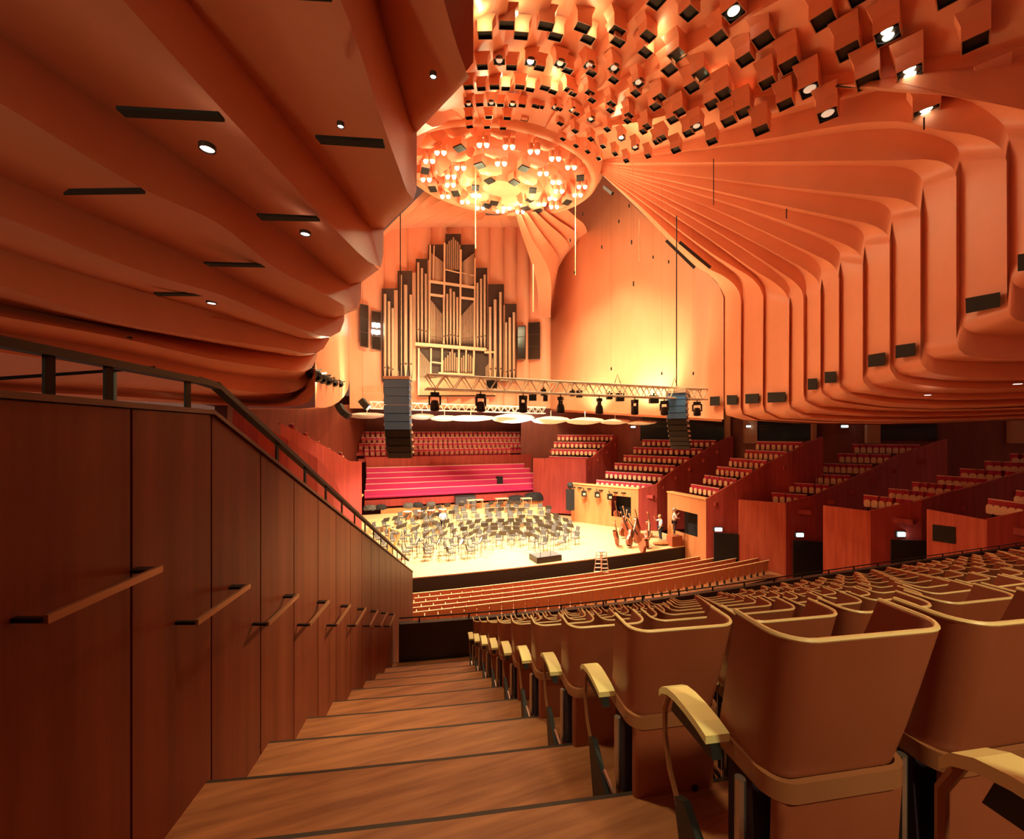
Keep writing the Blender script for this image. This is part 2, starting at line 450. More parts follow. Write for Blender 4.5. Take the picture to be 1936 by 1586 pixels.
DIM_LAMP = mat('lamp_face', (0.55, 0.42, 0.30), 0.25, emit=(1, 0.75, 0.5), estr=0.35)
FRAME = mat('box_edge', (0.45, 0.20, 0.10), 0.5)
WID = [36,44,50,52,52,36,33,27,25,23,20,19,17,17,15]
small = MB()
for ri, ring in enumerate(RINGS):
    for b in ring:
        px, py = b[0], b[1]
        p, Y = on_ceiling(px, py)
        rad = Vector((p.x - CRX, p.y, 0))
        out = rad.normalized(); side = Vector((-out.y, out.x, 0))
        wpx = WID[ri]
        w = max(0.34, min(0.95, wpx * 0.86 / F * Y)) * 0.5
        h = w * 2.3
        bb = MB() if ri < 13 else small
        bb.mi = 0
        # a hollow drop box with a dark underside, its inner side flared to the ceiling
        o1, o2 = out * w * (0.62 if px < 1230 else 0.85), side * w
        top = Vector((0, 0, h))
        fl = 1.0
        for f0, f1 in ((0.0, 0.55), (0.55, 1.0)):
            k0, k1 = 1 + 0.0 * f0, 1 + (0.45 if f1 == 1.0 else 0.0)
            ring0 = [p + (o1 * sx + o2 * sy) * (1.0 if f0 == 0 else 1.0) + top * f0 for sx, sy in ((-1, -1), (1, -1), (1, 1), (-1, 1))]
            ring1 = [p + (o1 * sx * (1 if sx > 0 else k1) + o2 * sy * k1) + top * f1 for sx, sy in ((-1, -1), (1, -1), (1, 1), (-1, 1))]
            bb.grid([ring0 + ring0[:1], ring1 + ring1[:1]])
        # rim and dark recess
        bb.mi = 1
        r0 = [p + (o1 * sx + o2 * sy) for sx, sy in ((-1, -1), (1, -1), (1, 1), (-1, 1))]
        r1 = [p + (o1 * sx + o2 * sy) * 0.9 for sx, sy in ((-1, -1), (1, -1), (1, 1), (-1, 1))]
        bb.grid([r0 + r0[:1], r1 + r1[:1]])
        bb.mi = 2
        r2 = [q + Vector((0, 0, 0.10)) for q in r1]
        bb.grid([r1 + r1[:1], r2 + r2[:1]]); bb.face(r2)
        if ri < 13: bb.build('ceiling_box', [BIRCH, FRAME, BLACK], ceiling)
        if (px, py) in GLOW: GLOW_PTS.append(p + out * (w * 0.9 + 0.28) + Vector((0, 0, 0.2)))
        n = b[2] if len(b) > 2 else 0
        if n:
            LAMP_SPOTS.append((p, w, out, side, n, px, py))
tag(small.build('ceiling_box', [BIRCH, FRAME, BLACK], ceiling), kind='stuff')
k = 0
for (p, w, out, side, n, px, py) in LAMP_SPOTS:
    lit = (px, py) in ((1003,119),(1720,141),(1751,216),(1175,262),(1387,25),(1678,68))
    where = 'nearest the right wall' if px > 1700 else ''
    e = empty('downlight', p + Vector((0, 0, 0.05)), 0, None, 'ceiling light', 'downlights in the hung ceiling boxes')
    for i in range(n):
        off = side * (w * 0.42 * (1 if i else -1)) if n == 2 else Vector((0, 0, 0))
        lm = MB(); lm.lathe(off, [(0.0, -0.015), (w * (0.36 if n == 2 else 0.5), 0.0), (w * (0.40 if n == 2 else 0.55), 0.03)], 14)
        lm.build('lamp_face', GLASS_LAMP if lit else DIM_LAMP, e, smooth=True)
    hm = MB(); hm.lathe((0, 0, 0), [(w * 0.82, -0.03), (w * 0.86, -0.03), (w * 0.86, 0.04), (w * 0.80, 0.04)], 14); hm.build('housing', BLACK, e)
    e['label'] = ('lit ' if lit else 'unlit ') + ('twin ' if n == 2 else 'round ') + 'downlight in a dark hung ceiling box, ' + ORD[k] + ' in order of its ring'
    k += 1
# ================= the crown: oval of stepped rings with lamps =================
m = MB()
N = 96
def oval(k, z, n=N, tabs=0, ph=0.0, dk=0.0, dz=0.0):
    row = []
    for i in range(n + 1):
        a = 2 * pi * i / n
        s = 0.0
        if tabs:
            s = 1.0 if sin(a * tabs + ph) > 0 else 0.0
        kk = k - dk * s
        row.append((CRX + CRA * kk * sin(a), -CRB * kk * cos(a), z - dz * s))
    return row
z0 = CRZ
# broad outer collar, then three terraces stepping down towards the middle
m.grid([oval(1.12, z0 + 0.9), oval(1.04, z0 + 0.05), oval(1.0, z0 - 0.15), oval(0.96, z0 + 0.1)])
TIERS = [(0.96, 0.70, 14, 0.35), (0.70, 0.45, 10, 0.30), (0.45, 0.2, 6, 0.25)]
z = z0 + 0.1
for ka, kb, tabs, d in TIERS:
    n = 168
    m.grid([oval(ka, z, n), oval(ka - 0.05, z + 0.55, n), oval(kb + 0.06, z + 0.50, n), oval(kb + 0.02, z + 0.2, n), oval(kb, z - d, n)])
    z = z - d
m.grid([oval(0.2, z), oval(0.15, z + 0.3), oval(0.001, z + 0.35)])
crown = struct(m.build('ceiling_crown', BIRCH, smooth=True, weld=False))
# rounded tabs that hang around every terrace
z = z0 + 0.1
for ka, kb, tabs, d in TIERS:
    for t in range(tabs):
        a = 2 * pi * (t + 0.5) / tabs
        half = pi / tabs * 0.56
        mm = MB(); rows = []
        prof = [(ka + 0.005, z + 0.5), (ka - 0.01, z + 0.1), (ka - 0.03, z - 0.32), (ka - 0.075, z - 0.42), (ka - 0.13, z - 0.32), (kb + 0.05, z + 0.42)]
        for kk, zz in prof:
            rows.append([(CRX + CRA * kk * sin(a + half * f), -CRB * kk * cos(a + half * f), zz + (0.12 if abs(f) > 0.8 else 0)) for f in (-1, -0.85, -0.4, 0, 0.4, 0.85, 1)])
        mm.grid(rows)
        for j in (0, -1): mm.face([r[j] for r in rows])
        mm.build('crown_tab', BIRCH, crown, smooth=True, weld=False)
    z -= d
C6 = lambda x, y: (780 + x / 4.84, 230 + y / 4.84)
TWIN = [(645,215),(882,232),(1110,275),(1305,340),(1450,420),(1195,475),(1312,555),(1340,637),(1280,705),(1180,755),(1295,780),(960,750),(985,825),(860,790),(805,820),(620,790),(480,735),(580,675),(345,580),(350,505),(437,425),(255,285),(152,362),(125,530),(810,385),(1550,597),(1510,672),(300,685)]
DARKB = [(430,242),(615,400),(1018,428),(705,540),(930,555),(1100,628),(575,603),(115,450),(185,617),(395,658),(1080,712),(1035,795),(1150,815),(1415,738),(1535,515),(680,770),(745,745)]
BULB = mat('glowing_bulb', (1, 0.95, 0.8), 0.3, emit=(1, 0.86, 0.58), estr=26)
CROWN_PTS = []
def crown_plane(x, y):
    px, py = C6(x, y)
    return at_z(px, py, 23.75 if 300 < x < 1450 and y < 700 else 24.0)
for i, (x, y) in enumerate(TWIN):
    p = crown_plane(x, y); CROWN_PTS.append(p)
    e = empty('crown_lamp', p, 0, 'twin spot lamp glowing in the oval ceiling crown, ' + ORD[i] + ' of its rings', 'ceiling light', 'twin lamps in the ceiling crown')
    ex = RT * 0.20
    hb = MB()
    for sgn in (-1, 1):
        hb.lathe(ex * sgn, [(0.13, 0.02), (0.17, 0.05), (0.17, 0.42), (0.02, 0.46)], 12)
    hb.abox((-0.05, -0.05, 0.40), (0.05, 0.05, 0.75))
    hb.build('housing', BIRCH, e, smooth=True)
    for sgn in (-1, 1):
        bl = MB(); bl.ball(ex * sgn, 0.125, 10); bl.build('bulb', BULB, e, smooth=True)
for (x, y) in DARKB:
    p = crown_plane(x, y)
    a = atan2(p.x - CRX, -p.y); o1 = Vector((sin(a), -cos(a), 0)); o2 = Vector((cos(a), sin(a), 0))
    db = MB(); db.box(p + Vector((0, 0, 0.25)), o1 * 0.26, o2 * 0.30, (0, 0, 0.22)); db.mi = 1; db.box(p, o1 * 0.24, o2 * 0.28, (0, 0, 0.05))
    db.build('crown_box', [BIRCH, BLACK], crown)
# ================= wall behind the organ and the folds above it =================
BWY = [(655, y_v(661, 15.5)), (680, 40.2), (722, y_v(722, 17.6)), (985, y_v(985, 17.6)), (1041, y_v(1041, 15.6)), (1100, y_v(1041, 15.6))]
def back_y(px):
    for (a, ya), (b, yb) in zip(BWY, BWY[1:]):
        if px <= b: break
    return 1 / (1 / ya + (1 / yb - 1 / ya) * (px - a) / (b - a))
m = MB()
xs = [661, 664, 670, 680, 700, 722, 740, 757, 786, 815, 843, 872, 897, 922, 952, 976, 1000, 1020, 1041]
def bend(px):
    return 470 if px < 700 else (430 if px < 1000 else 430 + (px - 1000) * 2.2)
FOLD = [((640,520),(790,372)), ((684,478),(805,378)), ((726,437),(825,384)), ((770,432),(848,394)), ((815,430),(878,402)), ((845,430),(897,408)), ((872,430),(906,411)), ((898,430),(914,413)), ((925,430),(926,413)), ((952,430),(945,413)), ((976,430),(962,411)), ((1000,432),(975,408)), ((1041,520),(985,405))]
SD = 0.55
for (w0, c0), (w1, c1) in zip(FOLD[1:], FOLD[2:]):
    x0, x1 = w0[0] + 1.5, w1[0] - 2.0
    cols = [(x0, 0.0), ((x0 + x1) / 2, SD * 0.5), (x1, SD), (w1[0] + 1.5, 0.0)]
    m.grid([[at(x, w0[1] + (w1[1] - w0[1]) * min(1, (x - w0[0]) / (w1[0] - w0[0])), back_y(x) - d) for x, d in cols], [at(x, 600, back_y(x) - d) for x, d in cols], [at(x, 772, back_y(x) - d) for x, d in cols]])
m.grid([[at(x, 440, back_y(x)) for x in (661, 664, 670, 685)], [at(x, 772, back_y(x)) for x in (661, 664, 670, 685)]])
# folds between the wall head and the crown: every fold is a slanting face and a step
CY = 31.0
prev = None
def fold_line(a, b, d):
    b = (b[0] + (b[0] - a[0]) * 0.35, b[1] + (b[1] - a[1]) * 0.35)
    return to3(resample(dline([a, b], back_y(a[0]) - d, CY + 0.5 - d), 8))
for (w0, c0), (w1, c1) in zip(FOLD[:-1], FOLD[1:-1]):
    l0 = fold_line((w0[0] + 1.5, w0[1]), (c0[0] + 1.0, c0[1]), 0.0)
    l1 = fold_line((w1[0] - 2.0, w1[1]), (c1[0] - 1.0, c1[1]), SD)
    l2 = fold_line((w1[0] + 1.5, w1[1]), (c1[0] + 1.0, c1[1]), 0.0)
    m.grid([l0, l1]); m.grid([l1, l2])
FIN = [
 [(975,405),(984,436),(997,474),(1008,508),(1015,536),(1018,600)],
 [(985,405),(1005,450),(1024,482),(1037,508),(1041,525),(1041,600)],
 [(996,402),(1026,444),(1051,477),(1058,492),(1056,505),(1046,520)],
 [(1012,400),(1042,428),(1069,453),(1075,466),(1072,478),(1060,494)],
 [(1030,398),(1058,418),(1081,433),(1089,442),(1090,456),(1080,474)],
 [(1060,386),(1075,398),(1090,412),(1105,425),(1110,440),(1100,460)],
]
def fin_line(pts, d, endY):
    return to3(resample(spline(dline(pts, CY - d, endY - d), 5), 30))
for i in range(len(FIN) - 1):
    e0 = back_y(min(FIN[i][3][0], 1041)) - (i) * 0.3; e1 = back_y(min(FIN[i + 1][3][0], 1041)) - (i + 1) * 0.3
    l0, l1 = fin_line(FIN[i], 0.0, e0), fin_line(FIN[i + 1], 1.1, e1)
    m.grid([l0, l1]); m.grid([l1, fin_line(FIN[i + 1], 0.0, e1)])
wall_back = struct(m.build('wall_back', BIRCH, smooth=True, weld=False))
# lighting and speaker niches beside the organ
n = 0
for (x0, x1, y0, y1) in ((681,696,575,654), (703,720,588,659), (978,993,617,679), (999,1020,610,679)):
    n += 1
    Ya, Yb = back_y(x0) - 0.62, back_y(x1) - 0.62
    sl = 3 if x0 < 800 else -1
    mm = MB()
    fr = [at(x0, y0, Ya), at(x1, y0 + sl, Yb), at(x1, y1 + sl, Yb), at(x0, y1, Ya)]
    bk = [p + Vector((0, 0.9, 0)) * 0.1 for p in fr]
    mm.prism(fr, (0, 0.09, 0))
    o = struct(mm.build('window_%d' % n, mat('niche_glass', (0.030, 0.016, 0.010), 0.15)))
    mm = MB()
    for f in (0.33, 0.66):
        mm.bar(fr[0].lerp(fr[3], f) - Vector((0, 0.03, 0)), fr[1].lerp(fr[2], f) - Vector((0, 0.03, 0)), 0.05)
    for a, b in ((0, 1), (1, 2), (2, 3), (3, 0)): mm.bar(fr[a] - Vector((0, 0.02, 0)), fr[b] - Vector((0, 0.02, 0)), 0.07)
    mm.build('niche_frame', mat('niche_frame', (0.06, 0.025, 0.014), 0.5), o)
    if n == 2:
        for (qx, qy) in ((707, 614), (715, 615), (706, 627), (715, 628)):
            e = MB(); p = at(qx, qy, back_y(qx) - 0.85); e.box(p, RT * 0.16, UP * 0.18, FW * 0.08)
            l = e.build('flood_lamp', mat('flood_face', (1, 1, 0.95), 0.3, emit=(1, 0.93, 0.82), estr=12))
            i = ['upper left', 'upper right', 'lower left', 'lower right'][[(707, 614), (715, 615), (706, 627), (715, 628)].index((qx, qy))]
            tag(l, 'bright square flood lamp in the niche beside the organ, ' + i + ' of four', 'lamp', 'flood lamps in the organ niche')
# ================= stepped floor, aisle wall, rails =================
AU = radians(6.13)
def A(w, s, z):
    # aisle frame: w across (right), s down the aisle, z from the eye
    return cam(w * cos(AU) - s * sin(AU), w * sin(AU) + s * cos(AU), z)
WALL_W = -1.491
ROW_DV, ROW_DZ = 0.80, 0.335
def g(u):
    return ((u + 1.5) ** 2 / 82.0 if u < -1.5 else 0.0) - 0.035 * u
def nose_v(k, u): return -24.22 + ROW_DV * k + g(u)
def tread_z(k): return 8 - 2.007 - ROW_DZ * k
def u_wall(k): return A(WALL_W - 0.06, 2.644 + 0.785 * k, 0).x
def arc_u(u0, u1, n): return [u0 + (u1 - u0) * i / (n - 1) for i in range(n)]
BLOCK_R = 19.0
m = MB()
for k in range(-5, 9):
    ul = u_wall(k - 0.5)
    us = arc_u(ul, BLOCK_R, 40)
    b = [(u, nose_v(k - 1, u), tread_z(k)) for u in us]
    f = [(u, nose_v(k, u), tread_z(k)) for u in us]
    d = [(u, nose_v(k, u) - 0.015, tread_z(k + 1) - 0.02) for u in us]
    f0 = [(u, nose_v(k, u) - 0.022, tread_z(k)) for u in us]
    m.mi = 0; m.grid([b, f0]); m.mi = 1; m.grid([f0, f, [(x, y, z - 0.02) for x, y, z in f]]); m.mi = 0
    m.grid([[(x, y - 0.012, z - 0.02) for x, y, z in f], d])
floor_ = struct(m.build('floor', [STEP, mat('dark_nosing', (0.035, 0.014, 0.006), 0.6)]))
# low barrier at the foot of the block
m = MB()
us = arc_u(A(WALL_W + 0.02, 9.3, 0).x, BLOCK_R, 40)
bv = lambda u: nose_v(8, u) + 0.05
zt = 8 - 3.93
m.grid([[(u, bv(u), tread_z(9) - 1.5) for u in us], [(u, bv(u), zt) for u in us], [(u, bv(u) + 0.14, zt) for u in us], [(u, bv(u) + 0.14, -1.5) for u in us]])
struct(m.build('wall_barrier', mat('dark_barrier', (0.035, 0.014, 0.008), 0.45), smooth=False))
rail = empty('barrier_rail', (us[0], bv(us[0]), zt), 0, 'thin dark bronze guard rail along the low barrier below the wooden seats', 'rail')
rp = MB(); rp.tube([(u - us[0], bv(u) - bv(us[0]) + 0.07, 0.10 + 0.0 * u) for u in us], 0.014, 6); rp.build('top_rail', DARKRAIL, rail, smooth=True)
uu = us[0] + 0.4
while uu < BLOCK_R - 0.5:
    pm = MB(); pm.bar((uu - us[0], bv(uu) - bv(us[0]) + 0.07, -0.3), (uu - us[0], bv(uu) - bv(us[0]) + 0.07, 0.10), 0.022, 0.03); pm.build('post', DARKRAIL, rail); uu += 1.02

# ---- aisle wall of timber panels
Yk, Ye = 2.49, 11.76
def w_top(Y):
    return 0.11 if Y <= Yk else 0.11 + (Y - Yk) * (-3.85 - 0.11) / (Ye - Yk)
def AW(Y, z, dw=0.0):
    # point on the wall face at viewing distance Y
    w = WALL_W + dw
    s = (Y - w * sin(AU)) / cos(AU)
    return A(w, s, z)
m = MB()
joints = [-0.6, 0.09, 0.69, 1.29] + [1.893 + 0.594 * i for i in range(16)] + [Ye]
gap = 0.007
for a, b in zip(joints, joints[1:]):
    a += gap; b -= gap
    ps = [a, b] if not (a < Yk < b) else [a, Yk, b]
    front = [AW(a, -8.5)] + [AW(b, -8.5)] + [AW(y, w_top(y)) for y in reversed(ps)]
    dep = AW(2, 0, -0.03) - AW(2, 0, 0)
    m.prism(front, dep)
m.mi = 1
core = [AW(-0.6, -8.6, -0.02), AW(Ye - 0.01, -8.6, -0.02), AW(Ye - 0.01, w_top(Ye) - 0.01, -0.02), AW(Yk, 0.10, -0.02), AW(-0.6, 0.10, -0.02)]
m.prism(core, AW(2, 0, -0.20) - AW(2, 0, 0))
m.mi = 2
front = [AW(-0.6, 0.115, 0.02), AW(Yk, 0.115, 0.02), AW(Ye, w_top(Ye) + 0.005, 0.02), AW(Ye, w_top(Ye) + 0.03, 0.02), AW(Yk, 0.14, 0.02), AW(-0.6, 0.14, 0.02)]
m.prism(front, AW(2, 0, -0.24) - AW(2, 0, 0))
m.mi = 0
endp = [AW(Ye, -8.6), AW(Ye, w_top(Ye)), AW(Ye, w_top(Ye), -0.22), AW(Ye, -8.6, -0.22)]
m.prism(endp, (0.004, 0.012, 0))
CAP = mat('dark_timber_capping', (0.12, 0.040, 0.018), 0.4)
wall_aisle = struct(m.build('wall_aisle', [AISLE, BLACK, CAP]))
# guard rail on the wall
gr = empty('guard_rail', AW(2.4, 0.15, -0.11), 0, 'dark bronze guard rail on top of the timber aisle wall, sloping to the platform', 'rail')
o0 = Vector(gr.location)
m = MB()
def AR(Y, h): return AW(Y, w_top(Y) + h, -0.05) - o0
m.bar(AR(0.4, 0.195), AR(2.44, 0.195), 0.055, 0.035); m.bar(AR(2.43, 0.200), AR(2.62, 0.240), 0.055, 0.035); m.bar(AR(2.60, 0.240), AR(11.3, 0.27), 0.055, 0.035)
m.build('top_rail', DARKRAIL, gr)
for Y in [1.03, 1.57, 1.83, 2.35] + [3.46 + 0.6 * i for i in range(13)]:
    m = MB(); m.bar(AR(Y, 0.0), AR(Y, 0.19 if Y < 2.5 else 0.235), 0.036, 0.012, up=RT)
    m.build('post', DARKRAIL, gr)
p0, p1 = at(-90, 722, 2.3), at(292, 695, 3.1)
m = MB(); m.bar(p0, p1, 0.03, 0.02)
for f in (0.15, 0.75): m.bar(p0.lerp(p1, f), p0.lerp(p1, f) - Vector((0, 0, 0.35)), 0.02, 0.02)
tag(m.build('side_rail', DARKRAIL), 'thin dark level rail seen behind the guard rail, beyond the aisle wall', 'rail')
# short level handrails on brackets, stepping down the wall
BRASS = mat('bronze_handrail', (0.50, 0.28, 0.15), 0.28, metal=0.7)
for i in range(9):
    Ya = 1.40 + 0.785 * i; Yb = Ya + 0.53; z = -0.615 - 0.36 * i
    hr = empty('handrail', AW(Ya, z, 0.0), 0, 'short level bronze handrail on the timber aisle wall, ' + ORD[i] + ' from the camera', 'handrail', 'handrails stepping down the aisle wall')
    o0 = Vector(hr.location)
    m = MB(); m.bar(AW(Ya, z, 0.105) - o0, AW(Yb, z, 0.105) - o0, 0.018, 0.03); m.build('grip', BRASS, hr)
    for Y in (Ya, Yb - 0.02):
        m = MB(); m.bar(AW(Y, z, -0.01) - o0, AW(Y, z, 0.10) - o0, 0.05 if Y > Ya else 0.02, 0.016); m.build('bracket', DARKRAIL, hr)
# ================= the wooden auditorium seats =================
PLY = mat('seat_plywood', (0.34, 0.085, 0.038), 0.42, col2=(0.40, 0.108, 0.05), nscale=(2, 2, 0.5))
EDGE = mat('pale_wood_edge', (0.95, 0.68, 0.32), 0.35)
ARM = mat('pale_armrest', (0.97, 0.84, 0.36), 0.42)
BENT = mat('bent_wood_band', (0.36, 0.135, 0.058), 0.28)
PURPLE = mat('purple_upholstery', (0.022, 0.006, 0.022), 0.8)
REDUP = mat('red_upholstery', (0.33, 0.008, 0.022), 0.75)
CHROME = mat('satin_steel', (0.55, 0.52, 0.50), 0.25, metal=0.9)
def u_plan(w, dep, r, n=6):
    # U seen from above, open to +y (towards the platform)
    pts = [(-w / 2, dep)]
    for i in range(n + 1):
        a = pi + pi / 2 * i / n
        pts.append((-w / 2 + r + r * cos(a), r + r * sin(a)))
    for i in range(n + 1):
        a = 1.5 * pi + pi / 2 * i / n
        pts.append((w / 2 - r + r * cos(a), r + r * sin(a)))
    pts.append((w / 2, dep))
    return pts
def shell(mb, levels, th):
    # levels: (w, dep, r, y, z); outer and inner skins and the edge between them
    out = [[(x, y + l[3], l[4]) for x, y in u_plan(l[0], l[1], l[2])] for l in levels]
    inn = [[(x, y + l[3] + th, l[4]) for x, y in u_plan(l[0] - 2 * th, l[1] - th, max(l[2] - th, 0.01))] for l in levels]
    mb.grid(out); mb.grid(inn); mb.grid([out[-1], inn[-1]]); mb.grid([out[0], inn[0]])
    for j in (0, -1):
        mb.grid([[r[j] for r in out], [r[j] for r in inn]])
seat0 = empty('auditorium_seat', (0, 0, 0), 0, 'x', 'seat', 'wooden auditorium seats beside the aisle')
m = MB(); shell(m, [(0.455, 0.23, 0.075, 0.015, 0.745), (0.475, 0.225, 0.078, -0.018, 0.87), (0.505, 0.215, 0.082, -0.05, 1.02), (0.53, 0.20, 0.085, -0.085, 1.185)], 0.014); m.build('back_shell', PLY, seat0, smooth=True)
m = MB(); m.tube([(x, y - 0.085 + 0.005, 1.188) for x, y in u_plan(0.526, 0.20, 0.085)], 0.0075, 6); m.build('rim', EDGE, seat0, smooth=True)
m = MB(); shell(m, [(0.475, 0.40, 0.075, -0.008, 0.690), (0.475, 0.40, 0.075, -0.008, 0.748)], 0.018); m.build('arm_band', BENT, seat0, smooth=True)
m = MB(); shell(m, [(0.41, 0.03, 0.02, 0.03, 0.12), (0.43, 0.03, 0.02, 0.005, 0.69)], 0.014); m.mi = 1; m.lathe((0.10, 0.018, 0.36), [(0.0, 0.006), (0.016, 0.006), (0.018, 0)], 10, axis=(0, -1, 0)); m.build('lower_panel', [PLY, BLACK], seat0)
m = MB()
m.prism([(-0.225, 0.075, 0.30), (-0.225, 0.20, 0.28), (-0.225, 0.20, 0.73), (-0.225, 0.10, 0.735)], (0.45, 0, 0)); m.build('seat_pad', PURPLE, seat0)
m = MB(); m.prism([(-0.16, 0.045, 0.82), (-0.16, 0.10, 0.80), (-0.16, 0.03, 1.06), (-0.16, -0.03, 1.08)], (0.32, 0, 0)); m.build('back_pad', REDUP, seat0)
m = MB()
prof = [(0.17, 0.772), (0.22, 0.784), (0.29, 0.792), (0.35, 0.793), (0.40, 0.785), (0.435, 0.768), (0.455, 0.745)]
for sx in (0,):
    up = [(y, z) for y, z in prof]; dn = [(y, z - 0.026) for y, z in reversed(prof)]
    m.prism([(-0.328, y, z) for y, z in up + dn], (0.085, 0, 0))
m.build('armrest', ARM, seat0)
m = MB(); m.prism([(-0.31, 0.16, 0.70), (-0.31, 0.40, 0.70), (-0.31, 0.38, 0.76), (-0.31, 0.18, 0.76)], (0.035, 0, 0)); m.build('armrest_block', BLACK, seat0)
m = MB(); m.tube([(-0.29, 0.44, 0.74), (-0.29, 0.475, 0.66), (-0.29, 0.475, 0.55), (-0.29, 0.44, 0.44), (-0.29, 0.38, 0.36)], 0.011, 6); m.build('arm_strut', BENT, seat0, smooth=True)
m = MB(); m.prism([(-0.300, 0.06, 0.0), (-0.300, 0.30, 0.0), (-0.300, 0.40, 0.38), (-0.300, 0.34, 0.41), (-0.300, 0.12, 0.24)], (0.028, 0, 0)); m.build('pedestal', BLACK, seat0)
m = MB(); m.tube([(-0.262, 0.10, 0.0), (-0.262, 0.10, 0.69)], 0.016, 8); m.build('post', CHROME, seat0, smooth=True)
m = MB(); pts = [(-0.28, 0.22, 0.33), (-0.275, 0.12, 0.305), (-0.25, 0.05, 0.295), (-0.17, 0.02, 0.295)]
m.tube(pts, 0.011, 6); m.build('bracket', CHROME, seat0, smooth=True)
for ch in seat0.children:
    for v in ch.data.vertices: v.co.z *= 0.965; v.co.x *= 0.96
remember(seat0)
SEAT_W = 0.565
def row_start(k):
    # aisle seat of the row: its left armrest stands on the slanting edge of the aisle
    Ya = 1.44 + 0.768 * (k + 1); Xa = 0.60 - 0.22 * (Ya - 1.44) + (0.10 if k == -2 else 0)
    p = cam(Xa, Ya, 0)
    rz = math.atan((g(p.x + 0.35) - g(p.x + 0.15)) / 0.2)
    off = Vector((-0.2855 * cos(rz) - 0.31 * sin(rz), -0.2855 * sin(rz) + 0.31 * cos(rz), 0))
    return p - off
first = True
nseat = 0
for k in range(-2, 8):
    q = row_start(k); u = q.x; dv0 = q.y - g(u)
    n = 0
    while True:
        v = dv0 + g(u)
        rel = Vector((u, v, 0)) - EYE
        Xc = rel.dot(RT); Yc = rel.dot(FW)
        if n > 36 or u > BLOCK_R - 1 or (Xc > 1.24 * (Yc + 0.3) + 0.35 and n >= 1) or (k == -2 and n > 1): break
        rz = math.atan((g(u + 0.05) - g(u - 0.05)) / 0.1)
        label = '%s wooden seat from the aisle in the %s row of wooden seats from the camera' % (ORD[n].capitalize(), ORD[k + 2])
        if first:
            seat0.location = (u, v, tread_z(k)); seat0.rotation_euler.z = rz; seat0['label'] = label; first = False
        else:
            place(seat0, (u, v, tread_z(k)), rz, label)
        nseat += 1
        u += SEAT_W * cos(rz); n += 1
print('SEATS', nseat)
# ================= platform, stalls floor, seating boxes =================
STAGE = mat('pale_platform_boards', (0.62, 0.40, 0.19), 0.35, col2=(0.72, 0.48, 0.25), nscale=(0.5, 8, 4))
def st_front(u): return -2.25 + 0.0046 * (u - 3) ** 2
m = MB()
us = arc_u(-14, 14, 30)
m.grid([[(u, st_front(u), -1.45) for u in us], [(u, st_front(u), -0.06) for u in us]])
m.mi = 1
m.grid([[(u, st_front(u) - 0.02, -0.06) for u in us], [(u, st_front(u) - 0.02, 0) for u in us], [(u, 14.2, 0) for u in us]])
struct(m.build('floor_platform', [mat('black_fascia', (0.018, 0.017, 0.012), 0.6), STAGE]))
m = MB()
us = arc_u(-16, 22, 30)
m.grid([[(u, -17.2, 1.2) for u in us], [(u, st_front(u) - 4.5, -1.45) for u in us], [(u, st_front(u) + 4, -1.45) for u in us], [(u, 12, -1.45) for u in us]])
struct(m.build('floor_stalls', STEP))
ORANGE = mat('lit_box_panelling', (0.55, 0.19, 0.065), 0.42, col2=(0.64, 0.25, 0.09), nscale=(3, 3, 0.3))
LEDGE = mat('pale_ledge', (0.78, 0.40, 0.16), 0.4)
CREAM = mat('cream_seat_shell', (0.78, 0.58, 0.34), 0.45)
REDSEAT = mat('magenta_upholstery', (0.42, 0.012, 0.045), 0.7)
PINK = mat('pink_bench_upholstery', (0.60, 0.038, 0.16), 0.6)
PALER = mat('pale_rim', (0.80, 0.52, 0.40), 0.45)
# seat of the side boxes: faces -y here (towards the middle of the hall); folded cream seat in front of a red back
bs = empty('box_seat', (0, 0, 0), 0, 'x', 'seat')
m = MB(); m.prism([(-0.21, 0.02, 0.42), (-0.21, 0.10, 0.42), (-0.21, 0.17, 0.86), (-0.21, 0.11, 0.86)], (0.42, 0, 0)); m.build('backrest', REDSEAT, bs)
m = MB(); m.prism([(-0.22, 0.10, 0.86), (-0.22, 0.185, 0.86), (-0.22, 0.185, 0.895), (-0.22, 0.10, 0.895)], (0.44, 0, 0)); m.build('rim', PALER, bs)
m = MB()
r = 0.13
pts = [(-r + 0.04, 0.30), (r - 0.04, 0.30), (r, 0.34), (r, 0.60), (r - 0.06, 0.68), (-r + 0.06, 0.68), (-r, 0.60), (-r, 0.34)]
m.prism([(x, -0.09, z) for x, z in pts], (0, 0.05, 0)); m.build('seat', CREAM, bs)
m = MB(); m.prism([(-0.03, 0.0, 0.0), (0.03, 0.0, 0.0), (0.03, 0.10, 0.0), (-0.03, 0.10, 0.0)], (0, 0, 0.42)); m.build('pedestal', BLACK, bs)
remember(bs)
bs_first = [True]
NBOX = [0]
def line_hit(p, e, px):
    # viewing distance at which the sight line through px meets the plan line p + e*k
    d = RT * ((px - PX0) / F) + FW
    return ((p.x - EYE.x) * e.y - (p.y - EYE.y) * e.x) / (d.x * e.y - d.y * e.x)
